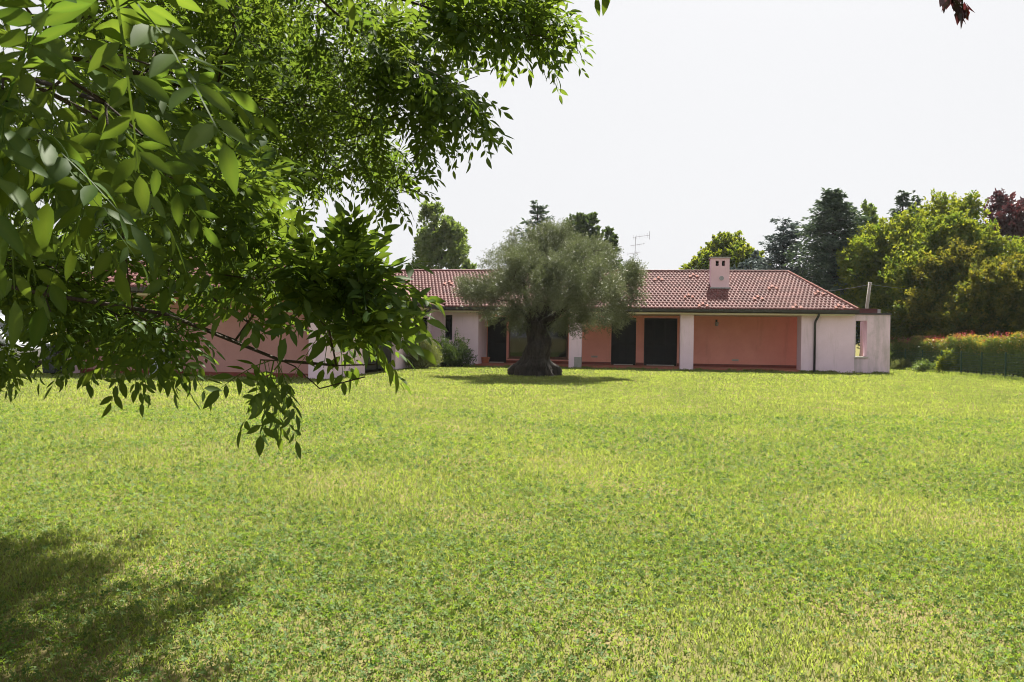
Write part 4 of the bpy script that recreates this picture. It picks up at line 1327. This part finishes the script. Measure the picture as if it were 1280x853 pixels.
def compound_leaves(base, axis, nrm, L, rng, leaflet=.066, width=.345, pairs=4, droop=.35, rnd=None):
    """pinnate ash leaves: rachis plus (2*pairs+1) folded, pointed leaflets. Arrays over leaves."""
    n = len(base)
    axis = unit(axis); side = unit(np.cross(nrm, axis)); nn = np.cross(axis, side)
    m = 2 * pairs + 1
    fr, sg, sp = [], [], []
    for p_ in range(pairs):
        f = .30 + .62 * p_ / max(1, pairs - 1) if pairs > 1 else .6
        for s in (-1, 1): fr.append(f * (.97 if s > 0 else 1.0)); sg.append(s); sp.append(1.0)
    fr.append(1.0); sg.append(0); sp.append(1.15)
    fr, sg, sp = map(np.array, (fr, sg, sp))
    def pos(f):                     # along the drooping rachis
        return base[:, None, :] + axis[:, None, :] * (L[:, None] * f)[..., None] - np.array((0, 0, 1.0)) * (droop * L[:, None] * f ** 2)[..., None]
    c = pos(np.tile(fr, (n, 1)))
    tang = unit(axis[:, None, :] - np.array((0, 0, 1.0)) * (2 * droop * fr)[None, :, None])
    ang = np.deg2rad(52) + rng.normal(size=(n, m)) * .15
    dirv = np.where((sg == 0)[None, :, None], tang, tang * np.cos(ang)[..., None] + side[:, None, :] * (np.sin(ang) * sg)[..., None])
    dirv = unit(dirv - np.array((0, 0, .12)) + rng.normal(size=dirv.shape) * .10)
    ln = leaflet * sp * (.80 + .45 * rng.random((n, 1))) * (.8 + .4 * rng.random((n, m))) * (.75 + .25 * np.sin(np.pi * np.clip(fr, 0, .9)))
    nv = unit(nn[:, None, :] + rng.normal(size=dirv.shape) * .28)
    sv = unit(np.cross(nv, dirv)); nv = np.cross(dirv, sv)
    C = c.reshape(-1, 3); Dv = dirv.reshape(-1, 3); S = sv.reshape(-1, 3); N = nv.reshape(-1, 3); l = ln.reshape(-1, 1)
    w = l * width * .5 * (.85 + .3 * rng.random(l.shape))
    curl = rng.normal(size=l.shape) * .17 - .12
    st = [(.06, .0), (.28, .82), (.5, 1.0), (.76, .66), (1.0, 0)]
    rows = []
    for (f, ww) in st:
        mid = C + Dv * l * f + N * l * curl * f * f
        if ww == 0: rows.append([mid])
        else:
            lift = N * w * ww * .22
            rows.append([mid - S * w * ww + lift, mid, mid + S * w * ww + lift])
    arr = [q for r_ in rows for q in r_]
    V = np.stack(arr, 1).reshape(-1, 3)                 # 1+3+3+3+1 = 11
    i = np.arange(len(C))[:, None] * 11
    tri = np.array([[0, 2, 1], [0, 3, 2], [7, 8, 10], [8, 9, 10]])
    quad = np.array([[1, 2, 5, 4], [2, 3, 6, 5], [4, 5, 8, 7], [5, 6, 9, 8]])
    T = np.concatenate([i + t for t in tri]); Q = np.concatenate([i + q for q in quad])
    # rachis: a slim ribbon in three pieces
    fs = np.array([0, .35, .7, 1.0])
    rp = pos(np.tile(fs, (n, 1)))
    hw = np.array([.0022, .0017, .0013, .0008])[None, :, None]
    Rv = np.stack((rp - side[:, None, :] * hw, rp + side[:, None, :] * hw), 2).reshape(-1, 3)
    b = len(V); j = np.arange(n)[:, None] * 8 + b
    RQ = np.concatenate([j + np.array([[2 * k, 2 * k + 1, 2 * k + 3, 2 * k + 2]]) for k in range(3)])
    lr = np.clip(rnd[:, None] * .65 + .35 * rng.random((n, m)), 0, 1)
    mid = np.tile(np.array([.2, 0, .28, 0, 0, .28, 0, 0, .2, 0, 0]), lr.size)
    rn = np.concatenate((np.clip(np.repeat(lr.reshape(-1), 11) * .85 + mid, 0, 1.2), np.repeat(rnd, 8)))
    return np.concatenate((V, Rv)), T, np.concatenate((Q, RQ)), rn

def ash():
    rng = np.random.default_rng(101)
    base = np.array((-4.3, 1.7, 0.0))
    root = empty('ash_tree', tuple(base)); tag(root, 'ash tree whose leafy boughs hang over the left half of the picture', 'tree')
    pts = [base + (0, 0, -.1), base + (.05, .05, 1.0), base + (.2, .2, 1.9), base + (.45, .4, 2.9), base + (.7, .7, 4.2), base + (.9, 1.2, 5.6)]
    par = [-1, 0, 1, 2, 3, 4]
    def limb(start, *pp):
        prev = start
        last = pts[start]
        for (a, b, D) in pp:
            q = P(a, b, D)
            m = max(1, int(np.linalg.norm(q - last) / .35))
            for j in range(1, m + 1):
                f = j / m
                pts.append(last * (1 - f) + q * f + rng.normal(size=3) * .012); par.append(prev); prev = len(pts) - 1
            last = q
        return prev
    l1 = limb(2, (-150, 335, 2.9), (60, 368, 2.7), (200, 392, 2.6), (300, 428, 2.5), (360, 462, 2.4), (410, 480, 2.35), (455, 478, 2.3))
    limb(l1 - 4, (350, 455, 2.35), (420, 470, 2.25), (460, 452, 2.2))
    limb(2, (-60, 250, 3.4), (60, 330, 3.3), (110, 370, 3.3), (170, 395, 3.4))
    l2 = limb(3, (-40, 180, 3.4), (90, 250, 3.3), (200, 330, 3.0), (330, 410, 2.8), (430, 380, 2.6), (470, 355, 2.5))
    l3 = limb(3, (50, 60, 4.4), (230, 110, 4.8), (360, 170, 5.0), (440, 225, 4.9), (500, 243, 4.8))
    limb(l3 - 3, (390, 130, 4.9), (470, 150, 4.6), (500, 140, 4.5))
    l4 = limb(4, (60, -120, 4.2), (330, -60, 4.4), (520, 5, 5.2), (600, 38, 5.2), (655, 54, 5.2), (715, 45, 5.1))
    l5 = limb(l4 - 8, (400, 0, 4.4), (475, 66, 4.7), (520, 110, 4.7), (550, 150, 4.6), (585, 160, 4.6))
    limb(l5 - 4, (520, 95, 4.7), (560, 108, 4.65), (600, 92, 4.6))
    limb(3, (-200, 120, 1.9), (0, 90, 1.5), (130, 130, 1.35), (190, 165, 1.25))
    limb(3, (-250, -40, 2.0), (60, -30, 1.6), (200, 20, 1.5))
    limb(5, (-100, -600, 4.2), (200, -420, 4.0)); limb(5, (-350, -500, 3.0), (-100, -300, 2.4))
    REG = [
        ([(260, -20), (500, -20), (490, 90), (470, 150), (505, 205), (510, 235), (490, 250), (430, 240), (390, 225), (330, 240), (250, 200)], 4.2, 6.8, 300, .055),
        ([(250, 10), (395, 10), (405, 110), (400, 215), (370, 230), (330, 240), (250, 200)], 6.6, 8.0, 120, .06),
        ([(440, 20), (540, 40), (560, 110), (530, 190), (490, 150), (450, 80)], 4.2, 5.0, 34, .062),
        ([(80, -20), (330, -20), (330, 240), (200, 290), (130, 190)], 4.5, 8.0, 300, .06),
        ([(520, -20), (660, -20), (695, 15), (690, 48), (640, 55), (590, 45), (530, 20)], 5.0, 5.5, 66, .085),
        ([(510, 60), (560, 90), (595, 115), (600, 145), (570, 145), (520, 110)], 4.4, 4.9, 14, .08),
        ([(0, 130), (120, 150), (310, 190), (340, 270), (340, 320), (330, 340), (290, 345), (220, 340), (140, 310), (130, 270), (0, 190)], 1.9, 3.6, 76, .062),
        ([(300, 300), (420, 330), (440, 360), (445, 375), (430, 382), (380, 375), (330, 365), (290, 345)], 2.1, 2.7, 20, .06),
        ([(410, 340), (460, 352), (460, 362), (420, 362)], 2.2, 2.4, 5, .062),
        ([(425, 330), (445, 322), (450, 350), (430, 350)], 2.2, 2.4, 3, .055),
        ([(310, 440), (350, 455), (350, 475), (335, 480), (310, 460)], 2.0, 2.4, 2, .052),
        ([(390, 395), (455, 385), (455, 405), (410, 410)], 2.1, 2.3, 7, .06),
        ([(0, -20), (230, -20), (230, 110), (190, 150), (130, 180), (0, 150)], 1.05, 1.9, 22, .07),
        ([(0, 300), (110, 330), (150, 390), (140, 410), (80, 390), (0, 370)], 2.8, 4.6, 46, .06),
        ([(-40, 425), (10, 430), (10, 450), (-40, 450)], 3.2, 3.6, 11, .052),
        ([(150, 390), (190, 390), (190, 430), (170, 430)], 2.4, 2.8, 3, .055),
        ([(50, 395), (230, 380), (270, 420), (200, 432), (100, 430)], 2.6, 3.4, 15, .058),
        ([(-500, -650), (420, -650), (460, -300), (420, -60), (-500, -60)], 2.4, 6.0, 120, .085),  # unseen leaves above the view, put in to shade the boughs
        ([(-900, -300), (-60, -300), (-60, 380), (-900, 380)], 2.4, 5.5, 130, .085),  # unseen leaves left of the view, also put in for shade
    ]
    T, meta = [], []
    for ri, (poly, d0, d1, n, lf) in enumerate(REG):
        x, y = sample_poly(poly, n, rng)
        D = d0 + (d1 - d0) * rng.random(n)
        gap = (np.abs(x - 72) < 42) & (np.abs(y - (228 + (x - 40) * .75)) < 34)      # the gap of sky at the left
        for a, b, d in zip(x[~gap], y[~gap], D[~gap]):
            q = P(a, b, d)
            if q[2] < .5: continue
            T.append(q); meta.append((lf, ri))
    cnt_up = 0  # unseen high leaf clusters, added to shade the boughs below
    while cnt_up < 1000:
        y = 2.0 + 8.0 * rng.random() ** 1.5; x = -4.6 + rng.random() * 4.4
        z = 1.5 + .44 * y + .35 + 2.6 * rng.random()
        if x > (-.6 - .05 * y if y < 5.5 else -1.5): continue
        T.append(np.array((x, y, z))); meta.append((.11, 17)); cnt_up += 1
    for _ in range(62):  # more unseen clusters overhead, added to keep sun off the nearest leaves
        y = 2.3 + 1.2 * rng.random()
        T.append(np.array((-1.3 + 1.75 * rng.random(), y, 1.5 + .43 * y + .35 + .9 * rng.random()))); meta.append((.10, 17))
    pts_, par_, tips = grow(pts, par, T, seg=.16, wob=.07, sag=-.03, rng=rng)
    V, F, rad = skeleton_mesh(pts_, par_, r0=.0021, expo=2.45, base_r={0: .2, 1: .17, 2: .15, 3: .12})
    mesh_np('trunk', V, [F], M['twig'], root, off=base, smooth=True)
    B, A, NN, LL, LF, RN, BIG = [], [], [], [], [], [], []
    for ti, node in tips:
        lf, ri = meta[ti]
        p = pts_[node]; q = pts_[par_[node]]
        d = unit(p - q + np.array((.0, 0, -.02)))
        cnt = 6 if ri < 17 else 5
        if ri == 12: cnt = 4
        tone = rng.random()
        for j in range(cnt):
            f = j / cnt
            bpos = p + (q - p) * f * .9
            r_ = unit(rng.normal(size=3)); r_ = unit(r_ - d * r_.dot(d))
            sp = .25 if j == 0 else .85
            ax = unit(d * (1 - sp * .55) + r_ * sp + np.array((.18 if j else 0, 0, -.16 if j else 0)))
            if ri in (7, 8, 11): ax = unit(ax + np.array((.35, 0, .32)))
            if ri in (5, 10): ax = unit(ax + np.array((0, 0, -.7)))
            if ri == 9: ax = unit(ax * .5 + np.array((0, 0, 1.2)))
            up = unit(np.array((0, 0, 1.0)) + rng.normal(size=3) * .45)
            if abs(up.dot(ax)) > .93: up = unit(rng.normal(size=3))
            B.append(bpos); A.append(ax); NN.append(up); LL.append(lf * (2.6 + 1.2 * rng.random())); LF.append(lf); RN.append(np.clip(tone * .6 + .4 * rng.random(), 0, 1)); BIG.append(ri >= 17)
    B, A, NN, LL, LF, RN = map(np.array, (B, A, NN, LL, LF, RN)); BIG = np.array(BIG)
    Vs, Ts, Qs, Rn = [], [], [], []; off = 0
    for lf in np.unique(LF):
        k = LF == lf
        v, t, q_, r_ = compound_leaves(B[k], A[k], NN[k], LL[k], rng, leaflet=float(lf), pairs=3 if lf > .08 else 4, droop=.22, rnd=RN[k])
        Vs.append(v); Ts.append(t + off); Qs.append(q_ + off); Rn.append(r_); off += len(v)
    mesh_np('crown', np.concatenate(Vs), [np.concatenate(Ts), np.concatenate(Qs)], M['ash'], root, off=base, rnd=np.concatenate(Rn), smooth=True)
ash()

# ------------------------------------------------------------------ purple tree whose twig hangs into the top right corner
def overhang():
    rng = np.random.default_rng(202)
    base = np.array((4.6, 3.2, 0.0))
    root = empty('purple_plum_tree', tuple(base)); tag(root, 'dark leaved plum tree with one drooping twig tip at the top right corner', 'tree')
    pts = [base + (0, 0, -.1), base + (0, 0, 1.2), base + (-.1, 0, 2.2), base + (-.5, .1, 3.0), base + (-1.3, .2, 3.5), base + (-2.2, .2, 3.6)]
    par = [-1, 0, 1, 2, 3, 4]
    q = P(1200, -60, 3.4); tip = P(1203, 12, 3.4)
    pts += [q + (0, 0, .25), q, tip]; par += [5, 6, 7]
    T = [base + np.array((rng.normal() * .9, rng.normal() * .9, 3.6 + rng.random() * 1.6)) for _ in range(70)]
    Tt = [P(1190 + rng.normal() * 8, -25 + rng.normal() * 12, 3.4 + rng.normal() * .05) for _ in range(5)] + [P(1203, 8, 3.4), P(1183, -8, 3.42)]
    pts_, par_, tips = grow(pts, par, T + Tt, seg=.2, wob=.08, rng=rng)
    V, F, rad = skeleton_mesh(pts_, par_, r0=.003, expo=2.4, base_r={0: .11, 1: .09, 2: .08})
    mesh_np('trunk', V, [F], M['twig'], root, off=base, smooth=True)
    cs, las, nrs = [], [], []
    for ti, node in tips:
        p = pts_[node]; qd = pts_[par_[node]]; near = ti >= len(T)
        for j in range(9 if near else 34):
            cs.append(p + (qd - p) * rng.random() * .8 + rng.normal(size=3) * (.012 if near else .12))
            las.append(np.array((rng.normal() * .25, rng.normal() * .25, -1.0)) if near else rng.normal(size=3))
            nrs.append(rng.normal(size=3))
    cc = np.array(cs); L = .07 * (.7 + .5 * rng.random(len(cc)))
    V, Fs = leaf_cards(cc, np.array(las), unit(np.array(nrs)), L, L * .45)
    mesh_np('crown', V, Fs, M['leaf_purple'], root, off=base, rnd=np.repeat(rng.random(len(cc)), 4))
overhang()

# ------------------------------------------------------------------ summer haze in the air
def haze():
    m, t, out = new_mat('haze_air')
    v = t.nodes.new('ShaderNodeVolumePrincipled')
    v.inputs['Color'].default_value = (0.86, 0.92, 1.0, 1)
    v.inputs['Density'].default_value = 0.00011
    v.inputs['Anisotropy'].default_value = 0.2
    t.links.new(v.outputs[0], out.inputs['Volume'])
    o = MB().box(-70, 80, -30, 100, -1.0, 24.0).build('haze', m)
    tag(o, kind='stuff')
haze()
SC.cycles.volume_bounces = 0
